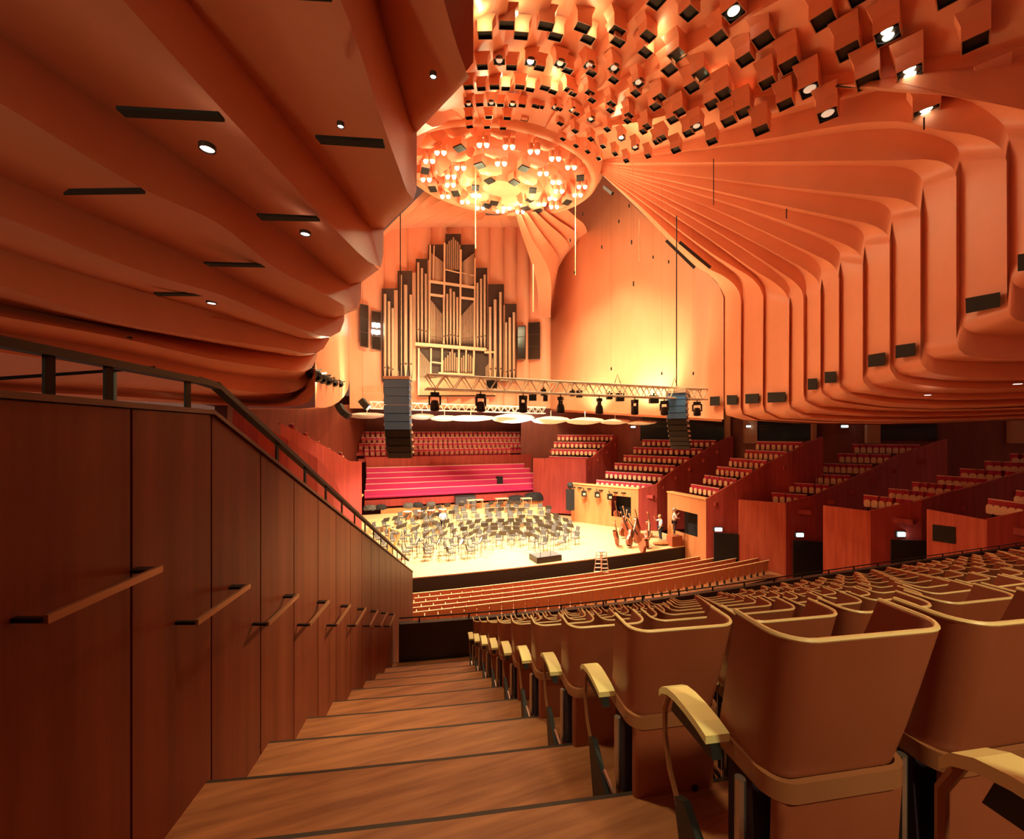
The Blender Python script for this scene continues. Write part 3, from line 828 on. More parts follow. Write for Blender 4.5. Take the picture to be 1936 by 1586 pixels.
def seating_box(label, nm, L, R, YL, YR, zb, rows, counts, dY, fmat, lower=0.0, open_=None, ledge=True):
    # L, R: (px, y top) of the front; rows: (xl, yl, xr, yr) rim of every row of seats, front row first
    root = empty('seating_box', at(L[0], L[1], YL), 0, label, 'box', 'seating boxes along the side walls')
    o0 = Vector(root.location)
    pl, pr = at(L[0], L[1], YL), at(R[0], R[1], YR)
    pl.z = pr.z = (pl.z + pr.z) / 2
    inward = (pr - pl).cross(UP).normalized()            # out of the front, towards the hall
    if inward.dot(EYE - pl) < 0: inward = -inward
    down = lambda p, z: Vector((p.x, p.y, z))
    m = MB()
    quad = [down(pl, zb), down(pr, zb), pr, pl]
    if open_:
        # opening in the front panel: fractions along and heights above the base
        f0, f1, z0, z1 = open_
        a0, a1 = pl.lerp(pr, f0), pl.lerp(pr, f1)
        for q in ([down(pl, zb), down(a0, zb), a0, pl], [down(a1, zb), down(pr, zb), pr, a1], [down(a0, zb + z1), down(a1, zb + z1), a1, a0], [down(a0, zb), down(a1, zb), down(a1, zb + z0), down(a0, zb + z0)]):
            m.prism([p - o0 for p in q], -inward * 0.12)
        mm = MB(); mm.prism([p - o0 - inward * 1.1 for p in (down(a0, zb), down(a1, zb), down(a1, zb + z1 + 0.3), down(a0, zb + z1 + 0.3))], -inward * 0.05)
        mm.build('recess', VOID, root)
    else:
        m.prism([p - o0 for p in quad], -inward * 0.12)
    m.build('front_panel', fmat, root)
    if ledge:
        m = MB(); t = (pr - pl).normalized()
        m.prism([p - o0 for p in (pl - t * 0.03 + inward * 0.06, pr + t * 0.03 + inward * 0.06, pr + t * 0.03 - inward * 0.45, pl - t * 0.03 - inward * 0.45)], (0, 0, 0.10)); m.build('ledge', LEDGE, root)
    # rows
    PL, PR_ = [], []
    t0 = (pr - pl); t0.z = 0; t0.normalize()
    for i, (xl, yl, xr, yr) in enumerate(rows):
        base = pl - inward * (0.75 + dY * i)
        Yl, Yr = line_hit(base, t0, xl), line_hit(base, t0, xr)
        a, b = at(xl, yl, Yl), at(xr, yr, Yr)
        zz = (a.z + b.z) / 2; a.z = b.z = zz
        PL.append(a); PR_.append(b)
    # stepped deck under the rows
    m = MB(); dr = []
    for i, (a, b) in enumerate(zip(PL, PR_)):
        t = (b - a).normalized(); back = t.cross(UP)
        if back.dot(inward) > 0: back = -back
        fl = 0.9
        nb = PL[i + 1] if i + 1 < len(PL) else a + back * 1.0
        wd = 0.9
        q = [down(a - t * 0.25 - back * 0.42, a.z - fl), down(b + t * 0.25 - back * 0.42, a.z - fl), down(b + t * 0.25 + back * 0.55, a.z - fl), down(a - t * 0.25 + back * 0.55, a.z - fl)]
        m.prism([p - o0 + Vector((0, 0, -0.25)) for p in q], (0, 0, 0.25))
    m.build('deck', TIMBER2, root)
    # side wall on the right, rising with the rows
    t = (PR_[0] - PL[0]).normalized()
    topl = [pr + Vector((0, 0, 0.02))] + [b + t * 0.45 + Vector((0, 0, 0.0)) for b in PR_]
    far = topl[-1] + (topl[-1] - topl[-2]).normalized() * 1.2; far.z = topl[-1].z + 0.35; topl.append(far)
    m = MB()
    th = Vector((-t.x, -t.y, 0)) * 0.12
    rows_ = [[down(p, zb) - o0 for p in topl], [p - o0 for p in topl]]
    m.grid(rows_); m.grid([[p + th for p in rows_[0]], [p + th for p in rows_[1]]]); m.grid([rows_[1], [p + th for p in rows_[1]]])
    m.build('side_panel', TIMBER2, root)
    # seats, one thing each
    cnt = 0
    for i, (a, b) in enumerate(zip(PL, PR_)):
        t = (b - a).normalized()
        rz = atan2(t.y, t.x)
        # the seat's front (-y of its own frame) looks into the hall
        fwd = Vector((sin(rz), -cos(rz), 0))
        if fwd.dot(inward) < 0: rz += pi
        n = counts[i]
        for j in range(n):
            p = a.lerp(b, (j + 0.5) / n)
            loc = Vector((p.x, p.y, p.z - 0.895))
            lab = '%s red seat from the left, %s row, %s' % (ORD[j].capitalize(), ORD[i], nm)
            sc_ = min(1.0, (b - a).length / n / 0.45)
            if bs_first[0]:
                bs.location = loc; bs.rotation_euler.z = rz; bs['label'] = lab; bs['group'] = 'red seats in the side boxes'; bs_first[0] = False; c = bs
            else:
                c = place(bs, loc, rz, lab, 'red seats in the side boxes')
            cnt += 1
    NBOX[0] += cnt
    return root, topl, pl, pr
BOXES = []
BOXES.append(seating_box('red timber choir-side box with rows of seats right of the pink benches', 'red box right of the pink benches', (1008, 868), (1108, 866), 42.5, 40.5, 0.2,
    [(1038,862,1111,865), (1042,847,1128,851), (1046,834,1145,837), (1053,821,1160,823)], [10, 11, 12, 13], 0.95, TIMBER2, ledge=False))
BOXES.append(seating_box('orange timber box with spot lamps on its front, right of the orchestra chairs', 'orange box with spot lamps', (1080, 914), (1207, 926), 38.8, 35.0, 0.0,
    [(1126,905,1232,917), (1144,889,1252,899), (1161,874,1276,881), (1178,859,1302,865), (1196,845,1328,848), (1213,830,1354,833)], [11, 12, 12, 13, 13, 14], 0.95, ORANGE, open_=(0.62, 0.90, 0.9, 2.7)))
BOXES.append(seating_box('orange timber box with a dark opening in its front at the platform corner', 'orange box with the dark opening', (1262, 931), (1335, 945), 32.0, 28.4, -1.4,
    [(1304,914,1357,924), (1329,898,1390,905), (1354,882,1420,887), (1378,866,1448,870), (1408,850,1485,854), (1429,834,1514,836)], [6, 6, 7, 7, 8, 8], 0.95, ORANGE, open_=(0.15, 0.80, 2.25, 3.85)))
BOXES.append(seating_box('red timber box between two dark doorways, first one with a plain front', 'first plain red box', (1396, 945), (1486, 951), 27.6, 26.2, -1.4,
    [(1460,928,1524,939), (1491,910,1566,919), (1522,892,1606,902), (1555,874,1648,880), (1586,856,1682,860), (1614,838,1738,842)], [5, 6, 7, 8, 8, 10], 0.95, TIMBER, ledge=False))
BOXES.append(seating_box('red timber box between two dark doorways, second one with a plain front', 'second plain red box', (1556, 955), (1646, 967), 23.0, 21.2, -1.2,
    [(1634,934,1719,946), (1682,922,1762,932), (1726,910,1816,919), (1774,898,1860,905), (1817,885,1913,891), (1865,871,1975,876), (1913,857,2030,861)], [6, 6, 6, 6, 6, 7, 7], 0.95, TIMBER, ledge=False))
BOXES.append(seating_box('dark red timber box with a small black window in its front at the right edge', 'dark red box at the right edge', (1752, 962), (1866, 984), 19.0, 16.6, -0.6,
    [(1868,942,1955,955), (1922,926,2000,937)], [6, 6], 0.95, TIMBER, ledge=False))
print('BOX SEATS', NBOX[0])
# small black window in the last box
def on_front(bx, px):
    pl, pr = bx[2], bx[3]
    # point of the front's plan line on the sight line through px
    d = RT * ((px - PX0) / F) + FW
    e = pr - pl
    den = d.x * e.y - d.y * e.x
    t = ((pl.x - EYE.x) * e.y - (pl.y - EYE.y) * e.x) / den
    return t
m = MB(); bx = BOXES[5]
inw = (EYE - bx[2]); inw.z = 0; inw.normalize()
q = []
for px, py in ((1763, 991), (1806, 996), (1806, 1028), (1763, 1022)):
    Y = on_front(bx, px); q.append(at(px, py, Y) + inw * 0.02)
m.prism(q, inw * 0.02); w_ = m.build('box_window', VOID, bx[0]); w_.location = -Vector(bx[0].location)
# doors and exit lamps in the side walls between the boxes
EXIT = mat('lit_exit_lamp', (0.85, 1, 0.98), 0.3, emit=(0.75, 1, 0.95), estr=6)
def side_hit(bx, px):
    # viewing distance at which the sight line meets the box's side wall
    d = RT * ((px - PX0) / F) + FW
    best = None
    for a, b in zip(bx[1], bx[1][1:]):
        e = b - a; den = d.x * e.y - d.y * e.x
        if abs(den) < 1e-9: continue
        t = ((a.x - EYE.x) * e.y - (a.y - EYE.y) * e.x) / den
        k = (EYE.x + d.x * t - a.x) / e.x if abs(e.x) > abs(e.y) else (EYE.y + d.y * t - a.y) / e.y
        if -0.02 <= k <= 1.02: return t
    return None
n = 0
for bi, x0, x1, yt, yb, lx, ly_ in ((2, 1346, 1392, 1005, 1075, 1352, 998), (3, 1494, 1550, 1019, 1090, 1503, 1008), (4, 1675, 1750, 1017, 1095, 1688, 1006)):
    bx = BOXES[bi]; n += 1
    Y0 = side_hit(bx, x0) or 25; Y1 = side_hit(bx, x1) or Y0
    tow = -FW * 0.30
    m = MB()
    m.prism([at(x0, yb, Y0) + tow, at(x1, yb + 3, Y1) + tow, at(x1, yt + 3, Y1) + tow, at(x0, yt, Y0) + tow], FW * 0.05)
    struct(m.build('door_%d' % n, mat('dark_doorway', (0.008, 0.007, 0.006), 0.7)))
    ex = empty('exit_lamp', at(lx, ly_, Y0) - FW * 0.45, 0, 'small glowing white exit lamp above the dark doorway ' + ['at the platform corner', 'left of the second plain red box', 'right of the second plain red box'][n - 1], 'lamp', 'glowing exit lamps')
    m = MB(); m.box((0, 0, 0), RT * (0.0075 * Y0), UP * 0.10, FW * 0.05); m.build('lamp_face', EXIT, ex)
    m = MB(); m.box(FW * 0.06, RT * (0.0105 * Y0), UP * 0.15, FW * 0.05); m.build('housing', BLACK, ex)
# ---- back wall of the right boxes under the shells
m = MB()
fw = [(985, 47.0), (1110, 46.5), (1190, 41.5), (1370, 37.5), (1545, 33.0), (1690, 30.0), (1850, 27.5), (2150, 24.0)]
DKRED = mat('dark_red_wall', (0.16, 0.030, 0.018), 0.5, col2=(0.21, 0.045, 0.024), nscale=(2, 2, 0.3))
m.grid([[at(x, 770, Y) for x, Y in fw], [at(x, 850, Y) for x, Y in fw], [Vector((*at(x, 850, Y).to_2d(), -1.5)) for x, Y in fw]])
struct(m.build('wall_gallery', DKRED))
def fw_y(px):
    for (a, ya), (b, yb) in zip(fw, fw[1:]):
        if a <= px <= b: return 1 / (1 / ya + (1 / yb - 1 / ya) * (px - a) / (b - a))
    return fw[-1][1]
for i, (x0, x1) in enumerate(((1211, 1371), (1433, 1537), (1666, 1772), (1845, 2010))):
    m = MB(); m.prism([at(x0, 833, fw_y(x0) - 0.1), at(x1, 833, fw_y(x1) - 0.1), at(x1, 770, fw_y(x1) - 0.1), at(x0, 770, fw_y(x0) - 0.1)], FW * 0.06)
    if i < 3: struct(m.build('window_%d' % (n + 2 + i), mat('dark_glass', (0.012, 0.016, 0.013), 0.12)))
COLM = mat('pale_timber_pier', (0.42, 0.19, 0.09), 0.5)
for i, (x0, x1) in enumerate(((1372, 1381), (1408, 1432), (1537, 1544), (1640, 1665), (1912, 1940))):
    m = MB(); m.prism([at(x0, 838, fw_y(x0) - 0.3), at(x1, 838, fw_y(x1) - 0.3), at(x1, 765, fw_y(x1) - 0.3), at(x0, 765, fw_y(x0) - 0.3)], FW * 0.25)
    struct(m.build('trim_%d' % (i + 1), COLM))
for i, (x, y, w) in enumerate(((1415, 806, 0.10), (1597, 806, 0.14), (1197, 807, 0.12))):
    ex = empty('exit_lamp', at(x, y, fw_y(x) - 0.5), 0, 'tiny glowing exit lamp high on the gallery wall ' + ['left of the second dark window', 'between the second and third dark windows', 'left of the first dark window'][i], 'lamp', 'glowing exit lamps')
    m = MB(); m.box((0, 0, 0), RT * w * 1.6, UP * 0.07, FW * 0.05); m.build('lamp_face', EXIT, ex)
    m = MB(); m.box(FW * 0.06, RT * w * 2, UP * 0.11, FW * 0.04); m.build('housing', BLACK, ex)

# ================= behind the platform: pink benches, gallery seats =================
m = MB()
y0p = 12.6
pl, pr = at_v(720, 975, y0p), at_v(1085, 965, y0p)
pl = Vector((pl.x, y0p, 0)); pr = Vector((pr.x, y0p, 0))
m.prism([pl, pr, pr + Vector((0, 0, 1.4)), pl + Vector((0, 0, 1.4))], (0, 0.5, 0))
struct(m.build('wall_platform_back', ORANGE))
BEN = [(693, 886, 991, 883), (693, 897, 1001, 892), (692, 908, 1011, 902), (691, 919, 1022, 912), (689, 930, 1030, 925)]
for i, (xl, yl, xr, yr) in enumerate(BEN):
    v = 16.6 - 0.7 * i
    a, b = at_v(xl, (yl + yr) / 2, v), at_v(xr, (yl + yr) / 2, v); b.z = a.z
    e = empty('choir_bench', a, 0, 'long pink upholstered choir bench behind the platform, %s from the top' % ORD[i], 'bench', 'pink choir benches')
    d = b - a
    m = MB(); m.prism([Vector((0, 0.0, -0.75)), Vector((0, -0.08, -0.02)), Vector((0, 0.02, 0)), Vector((0, 0.10, -0.75))], d); m.build('backrest', PINK, e)
    m = MB(); m.tube([Vector((0, -0.04, 0.0)), d + Vector((0, -0.04, 0.0))], 0.035, 6); m.build('rim', PALER, e)
    m = MB(); m.prism([Vector((0, -0.55, -0.62)), Vector((0, -0.60, -0.50)), Vector((0, -0.05, -0.46)), Vector((0, -0.05, -0.62))], d); m.build('seat', PINK, e)
    m = MB(); m.prism([Vector((0, -0.65, -1.4)), Vector((0, -0.65, -0.85)), Vector((0, 0.10, -0.75)), Vector((0, 0.10, -1.4))], d); m.build('plinth', TIMBER2, e)
# red wall between the benches and the gallery
m = MB(); a, b = at_v(692, 859, 17.2), at_v(1005, 859, 17.2)
m.prism([Vector((a.x, 17.2, 2.5)), Vector((b.x, 17.2, 2.5)), Vector((b.x, 17.2, b.z)), Vector((a.x, 17.2, b.z))], (0, 0.15, 0))
struct(m.build('wall_choir', TIMBER2))
gs_rows = [(688, 852, 966, 848), (655, 839, 995, 838), (640, 828, 998, 826), (627, 817, 1000, 815)]
gcount = 0
gs = empty('gallery_seat', (0, 0, 0), 0, 'x', 'seat')
m = MB(); m.prism([(-0.21, 0.02, 0.0), (-0.21, 0.10, 0.0), (-0.21, 0.17, 0.86), (-0.21, 0.11, 0.86)], (0.42, 0, 0)); m.build('backrest', REDSEAT, gs)
m = MB(); m.prism([(-0.22, 0.10, 0.86), (-0.22, 0.185, 0.86), (-0.22, 0.185, 0.895), (-0.22, 0.10, 0.895)], (0.44, 0, 0)); m.build('rim', PALER, gs)
m = MB(); m.prism([(-0.15, -0.09, 0.30), (0.15, -0.09, 0.30), (0.15, -0.09, 0.66), (-0.15, -0.09, 0.66)], (0, 0.05, 0)); m.build('seat', mat('brown_seat_shell', (0.42, 0.16, 0.09), 0.5), gs)
remember(gs); gfirst = True
for i, (xl, yl, xr, yr) in enumerate(gs_rows):
    v = 18.0 + 0.85 * i
    a, b = at_v(xl, (yl + yr) / 2, v), at_v(xr, (yl + yr) / 2, v); b.z = a.z
    m = MB(); m.prism([Vector((a.x - 0.5, v - 0.45, a.z - 1.2)), Vector((b.x + 0.5, v - 0.45, a.z - 1.2)), Vector((b.x + 0.5, v - 0.45, a.z - 0.9)), Vector((a.x - 0.5, v - 0.45, a.z - 0.9))], (0, 0.9, 0))
    struct(m.build('floor_gallery_%s' % ['front', 'lower', 'upper', 'rear'][i], TIMBER2))
    nn = int((b.x - a.x) / 0.52)
    for j in range(nn):
        p = a.lerp(b, (j + 0.5) / nn)
        lab = '%s red seat from the left, %s row of the gallery under the organ' % (ORD[j].capitalize(), ORD[i])
        if gfirst: gs.location = (p.x, p.y, p.z - 0.895); gs['label'] = lab; gs['group'] = 'red gallery seats under the organ'; gfirst = False
        else: place(gs, (p.x, p.y, p.z - 0.895), 0, lab, 'red gallery seats under the organ')
        gcount += 1
print('GALLERY', gcount)
m = MB()
x0, x1 = -22, 14
m.face([(x0, 22.2, -1), (x1, 22.2, -1), (x1, 22.2, 12), (x0, 22.2, 12)])
m.face([(x0, 22.2, 10.6), (x1, 22.2, 10.6), (x1, 17.4, 10.6), (x0, 17.4, 10.6)])
struct(m.build('wall_rear_lower', DKRED))
# end piers of the gallery
for i, (x, w) in enumerate(((1003, 22),)):
    m = MB(); p = at_v(x, 830, 17.6); m.abox((p.x, 17.5, -1), (p.x + 1.6, 19.5, 8.0)); struct(m.build('trim_%d' % (8 + i), DKRED))
# ---- left side: red side walls of the boxes seen beyond the aisle wall
def red_wall(name, pts, Ys, zb, mt):
    m = MB(); top = [at(x, y, Y) for (x, y), Y in zip(pts, Ys)]
    m.grid([[Vector((p.x, p.y, zb)) for p in top], top]); 
    back = Vector((-0.15, 0.1, 0)); m.grid([[p + back for p in top], top])
    return m.build(name, mt)
L1 = red_wall('seating_box', [(440, 760), (490, 800), (545, 832), (600, 866), (630, 900), (645, 935)], [17, 17.5, 18.5, 20, 22, 24], -1.4, TIMBER2)
tag(L1, 'red side wall of the seating box just beyond the aisle wall', 'box', 'seating boxes along the side walls')
L2 = red_wall('seating_box', [(530, 800), (563, 815), (600, 836), (640, 858), (662, 872), (684, 872)], [22, 23, 24.5, 26.5, 28, 30], -1.4, TIMBER2)
tag(L2, 'red side wall of the farther seating box left of the pink benches', 'box', 'seating boxes along the side walls')
m = MB(); m.grid([[at(x, 765, Y) for x, Y in ((430, 24), (560, 30), (640, 36), (700, 47))], [Vector((*at(x, 765, Y).to_2d(), -1.5)) for x, Y in ((430, 24), (560, 30), (640, 36), (700, 47))]])
struct(m.build('wall_gallery_left', DKRED))
for i, (x, y, Y) in enumerate(((470, 838, 17.3), (490, 847, 17.8), (515, 865, 18.2), (540, 880, 18.8), (565, 902, 19.5), (590, 920, 20.4), (615, 938, 22), (555, 812, 22.8), (580, 829, 23.8), (604, 845, 24.8), (624, 858, 25.8), (646, 866, 27.2))):
    p = at(x, y - 11, Y + 0.45)
    n_ = i if i < 7 else i - 7
    place(bs, (p.x, p.y, p.z - 0.895), -pi / 2 + 0.6 + pi, '%s red seat from the top along the %s seating box wall on the left' % (ORD[n_].capitalize(), 'nearer' if i < 7 else 'farther'), 'red seats in the left boxes')
# ================= stalls seats in front of the platform =================
ss = empty('stalls_seat', (0, 0, 0), 0, 'x', 'seat', 'wooden stalls seats before the platform')
WARMP = mat('stalls_seat_wood', (0.62, 0.25, 0.12), 0.4)
m = MB(); shell(m, [(0.50, 0.10, 0.05, 0.0, 0.25), (0.565, 0.12, 0.06, -0.06, 0.90)], 0.02); m.build('back_shell', WARMP, ss)
m = MB(); m.prism([(-0.28, -0.075, 0.90), (0.28, -0.075, 0.90), (0.28, -0.02, 0.90), (-0.28, -0.02, 0.90)], (0, 0, 0.025)); m.build('rim', EDGE, ss)
m = MB(); m.prism([(-0.30, 0.08, 0.60), (-0.30, 0.42, 0.60), (-0.30, 0.42, 0.64), (-0.30, 0.08, 0.66)], (0.045, 0, 0)); m.build('armrest', EDGE, ss)
m = MB(); m.prism([(-0.22, 0.06, 0.3), (-0.22, 0.16, 0.3), (-0.22, 0.16, 0.72), (-0.22, 0.08, 0.72)], (0.44, 0, 0)); m.build('seat_pad', REDSEAT, ss)
m = MB(); m.prism([(-0.03, 0.05, 0.0), (0.03, 0.05, 0.0), (0.03, 0.15, 0.0), (-0.03, 0.15, 0.0)], (0, 0, 0.3)); m.build('pedestal', BLACK, ss)
remember(ss)
sfirst = True; scount = 0
XEND = [1330, 1366, 1400, 1432, 1456, 1490, 1520]
for j in range(5):
    # seat tops fall gently towards the platform
    Yl = 22.3 - 1.05 * j
    zt_ = -(1121 + 10 * j - 820) / F * Yl
    base = cam(-5.2, Yl, zt_)
    vrow = base.y; gu = lambda u: st_front(u) - st_front(base.x)
    u = base.x - 0.6; n = 0
    while n < 42:
        v = vrow + gu(u); rel = Vector((u, v, 0)) - EYE
        px = PX0 + F * rel.dot(RT) / rel.dot(FW)
        if px > XEND[j]: break
        if px > 772:
            # the tops rise a little to the right, as the floor does
            z = 8 + zt_ - 0.92 - 0.012 * (u - base.x) * 0
            lab = '%s wooden seat from the left in the %s row of stalls before the platform' % (ORD[n].capitalize(), ORD[j])
            rz = math.atan(0.0092 * (u - 3))
            if sfirst: ss.location = (u, v, z); ss.rotation_euler.z = rz; ss['label'] = lab; sfirst = False
            else: place(ss, (u, v, z), rz, lab)
            n += 1; scount += 1
        u += 0.58
    # the step that carries the row
    m = MB(); uu_ = arc_u(base.x - 1, u + 0.5, 24)
    zf = 8 + zt_ - 0.92
    m.grid([[(x, vrow + gu(x) - 0.5, zf) for x in uu_], [(x, vrow + gu(x) + 0.55, zf) for x in uu_], [(x, vrow + gu(x) + 0.55, zf - 1.0) for x in uu_]])
    struct(m.build('floor_step_%s' % ORD[j], STEP))
print('STALLS', scount)
# ================= organ =================
OX = lambda x: 660 + x / 4.405
OY = lambda y: 420 + y / 4.405
def org(x, y, d=0.0):
    # organ picture crop -> point on the organ front, d metres towards the hall
    px = OX(x); return at(px, OY(y), back_y(px) - 0.80 - d)
organ = empty('pipe_organ', (0, 0, 0), 0, 'tall pipe organ with stepped towers of pale pipes in the birch back wall', 'pipe organ')
ODARK = mat('organ_dark_recess', (0.055, 0.024, 0.014), 0.6)
OWOOD = mat('organ_case_wood', (0.52, 0.24, 0.12), 0.45, col2=(0.58, 0.28, 0.15), nscale=(3, 3, 0.4))
PIPE = mat('pale_tin_pipe', (0.62, 0.42, 0.27), 0.32, metal=0.35)
PIPE2 = mat('brown_tin_pipe', (0.42, 0.27, 0.175), 0.38, metal=0.3)
POST = mat('pale_case_post', (0.80, 0.48, 0.28), 0.45)
def panel(name, x0, x1, y0, y1, mt, d=0.02, th=0.06):
    m = MB(); m.prism([org(x0, y1, d), org(x1, y1, d), org(x1, y0, d), org(x0, y0, d)], (0, th, 0)); return m.build(name, mt, organ)
def opipe(x0, x1, yt, yb, foot=True, d=0.35, mt=None):
    # one pipe: body, mouth and conical foot
    xc = (x0 + x1) / 2; b, t = org(xc, yb, d), org(xc, yt, d)
    r = (org(x1, yt, d) - org(x0, yt, d)).length / 2 * 0.94
    m = MB(); H = t.z - b.z; fh = min(H * 0.16, 1.3) if foot else 0.02
    m.lathe(b, [(r * 0.25, 0), (r, fh), (r, H), (r * 0.86, H), (r * 0.84, H - 0.1)], 12)
    if foot:
        m.mi = 1; m.box(b + Vector((0, -r * 0.96, fh + r * 0.5)), (r * 0.5, 0, 0), (0, r * 0.12, 0), (0, 0, r * 0.45))
    return m.build('organ_pipe', [mt or PIPE, ODARK], organ, smooth=True)
for (x0, x1, y0, y1) in ((274, 402, 552, 1330), (403, 527, 405, 1330), (556, 655, 305, 1012), (660, 1048, 186, 1050), (803, 932, 97, 400), (1053, 1150, 380, 1056), (1160, 1290, 516, 1330), (1296, 1394, 680, 1330), (578, 1218, 1045, 1450)):
    panel('recess_panel', x0, x1, y0, y1, ODARK)
for (x0, x1, y0, y1) in ((374, 405, 566, 1320), (526, 556, 420, 1320), (655, 668, 315, 1010), (1046, 1056, 385, 1056), (1150, 1162, 1056, 1100), (1286, 1298, 690, 1320)):
    panel('case_panel', x0, x1, y0, y1, OWOOD, 0.10)
for p in ((287,312,600,1330),(318,346,662,1330),(350,376,718,1330), (420,442,440,1300),(453,488,525,1300),(500,529,607,1300), (565,587,338,1008),(594,618,385,1008),(627,650,432,1008),
          (1058,1080,508,1052),(1088,1110,474,1052),(1118,1140,440,1052), (1162,1188,708,1330),(1202,1231,647,1330),(1248,1273,585,1330), (1297,1318,836,1330),(1325,1351,796,1330),(1360,1384,753,1330)):
    opipe(*p)
# centre tower and the fields of small pipes
for j, yt in enumerate((185, 160, 150, 128, 150, 165, 190)):
    x = 808 + j * 17.5; opipe(x, x + 16, yt, 400, False, 0.25, PIPE2)
for j, yt in enumerate((630, 600, 557, 582, 627)):
    x = 778 + j * 28; opipe(x, x + 22, yt, 1020, True, 0.45)
for j in range(9):
    x = 668 + j * 12; opipe(x, x + 11, 640 + j * 15, 1010, True, 0.2, PIPE2 if j > 3 else PIPE)
for j in range(9):
    x = 932 + j * 12.4; opipe(x, x + 11.4, 775 - j * 14, 1015, True, 0.2, PIPE2)
for j in range(8):
    x = 588 + j * 11; opipe(x, x + 10, 1075 + j * 13, 1330, True, 0.2, PIPE2)
for j in range(7):
    x = 1135 + j * 11; opipe(x, x + 10, 1205 - j * 14, 1330, True, 0.2, PIPE2)
for j in range(14):
    x = 775 + j * 19; opipe(x, x + 17, 1150 - 42 * math.exp(-((j - 4) / 1.2) ** 2) - 50 * abs(sin(j * 0.45)), 1280, True, 0.2, PIPE2)
# curved screens of the upper corners
for (x0, x1, ya, yb, dn) in ((684, 788, 255, 488, 1), (938, 1043, 255, 522, -1)):
    m = MB(); a = [org(x0 + (x1 - x0) * i / 8.0, (ya + 80 * (i / 8.0) if dn > 0 else ya + 80 * (1 - i / 8.0)), 0.12 + 0.35 * sin(pi * i / 8)) for i in range(9)]
    b = [org(x0 + (x1 - x0) * i / 8.0, yb, 0.12 + 0.35 * sin(pi * i / 8)) for i in range(9)]
    m.grid([a, b]); m.build('curved_screen', PIPE2, organ, smooth=True)
m = MB(); m.grid([[org(580 + i * 63.5, 1290 + 10 * sin(i), 0.15) for i in range(11)], [org(580 + i * 63.5, 1440, 0.15) for i in range(11)]]); m.build('lower_case', OWOOD, organ)
# case posts and rails
def obar(x0, y0, x1, y1, w, d=0.42): 
    m = MB(); m.bar(org(x0, y0, d), org(x1, y1, d), w); m.build('case_rail', POST, organ)
for q in ((665,492,1045,545,0.22),(668,602,790,618,0.2),(925,628,1042,642,0.2),(548,1014,1140,1062,0.30),(795,175,788,1012,0.17),(930,230,922,1040,0.17),(675,190,668,1010,0.12),(708,195,700,480,0.1),(1048,300,1042,1050,0.12),(790,392,932,425,0.1),(932,420,1040,445,0.06),(580,1050,578,1440,0.16),(682,1050,680,1270,0.14),(775,1050,772,1260,0.16),(915,1060,912,1260,0.16),(974,1065,972,1250,0.12),(1040,1070,1035,1280,0.16),(690,1165,770,1175,0.12),(745,1255,1030,1270,0.14),(1128,1085,1215,1082,0.18),(1212,1090,1212,1440,0.16)):
    obar(*q)
# ================= lighting trusses, loudspeakers, reflectors =================
ALU = mat('pale_aluminium', (0.90, 0.80, 0.66), 0.4)
def truss(name, a, b, h, w, n, label):
    e = empty(name, a, 0, label, 'truss'); d = b - a; t = d.normalized(); s = t.cross(UP).normalized()
    o = [Vector((0, 0, h / 2)) + s * w / 2, Vector((0, 0, h / 2)) - s * w / 2, Vector((0, 0, -h / 2)) + s * w / 2, Vector((0, 0, -h / 2)) - s * w / 2]
    for q in o:
        m = MB(); m.tube([q, d + q], 0.05, 8); m.build('chord', ALU, e, smooth=True)
    m = MB()
    for f0, f1 in ((0, 2), (1, 3), (0, 1), (2, 3)):
        for i in range(n):
            p, q = d * (i / n), d * ((i + 0.5) / n); r = d * ((i + 1) / n)
            m.tube([o[f0] + p, o[f1] + q, o[f0] + r], 0.035, 6)
    m.build('lattice', ALU, e, smooth=True)
    return e
TY0, TY1 = 18.0, 24.3
Ta, Tb = at(805, 722, TY0), at(1332, 746, TY1)
truss('lighting_truss', Ta, Tb, 0.58, 0.45, 20, 'long pale lighting truss hung over the platform, crossing in front of the organ')
T2a, T2b = at(700, 766, 38.0), at(1030, 776, 42.0)
truss('lighting_truss', T2a, T2b, 0.6, 0.5, 24, 'rear pale lighting truss just above the white reflectors')
# moving heads
mh = empty('moving_head_lamp', (0, 0, 0), 0, 'x', 'stage light', 'stage lamps hung under the lighting truss')
m = MB(); m.abox((-0.20, -0.14, -0.18), (0.20, 0.14, 0.0)); m.tube([(0, 0, 0), (0, 0, 0.16)], 0.03, 6); m.build('base', BLACK, mh)
m = MB(); m.abox((-0.30, -0.06, -0.62), (-0.23, 0.06, -0.16)); m.abox((0.23, -0.06, -0.62), (0.30, 0.06, -0.16)); m.abox((-0.30, -0.06, -0.22), (0.30, 0.06, -0.16)); m.build('yoke', BLACK, mh)
m = MB(); m.lathe((0, 0, -0.92), [(0.02, 0), (0.20, 0.02), (0.23, 0.10), (0.22, 0.35), (0.16, 0.52), (0.02, 0.56)], 14); m.build('head', mat('dark_lamp_body', (0.02, 0.016, 0.013), 0.3), mh, smooth=True)
m = MB(); m.lathe((0, 0, -0.925), [(0.0, 0.0), (0.17, 0.0)], 14); m.build('lens', mat('lamp_lens', (0.2, 0.18, 0.16), 0.05), mh)
for ch in mh.children:
    for v in ch.data.vertices: v.co *= 0.88
remember(mh)
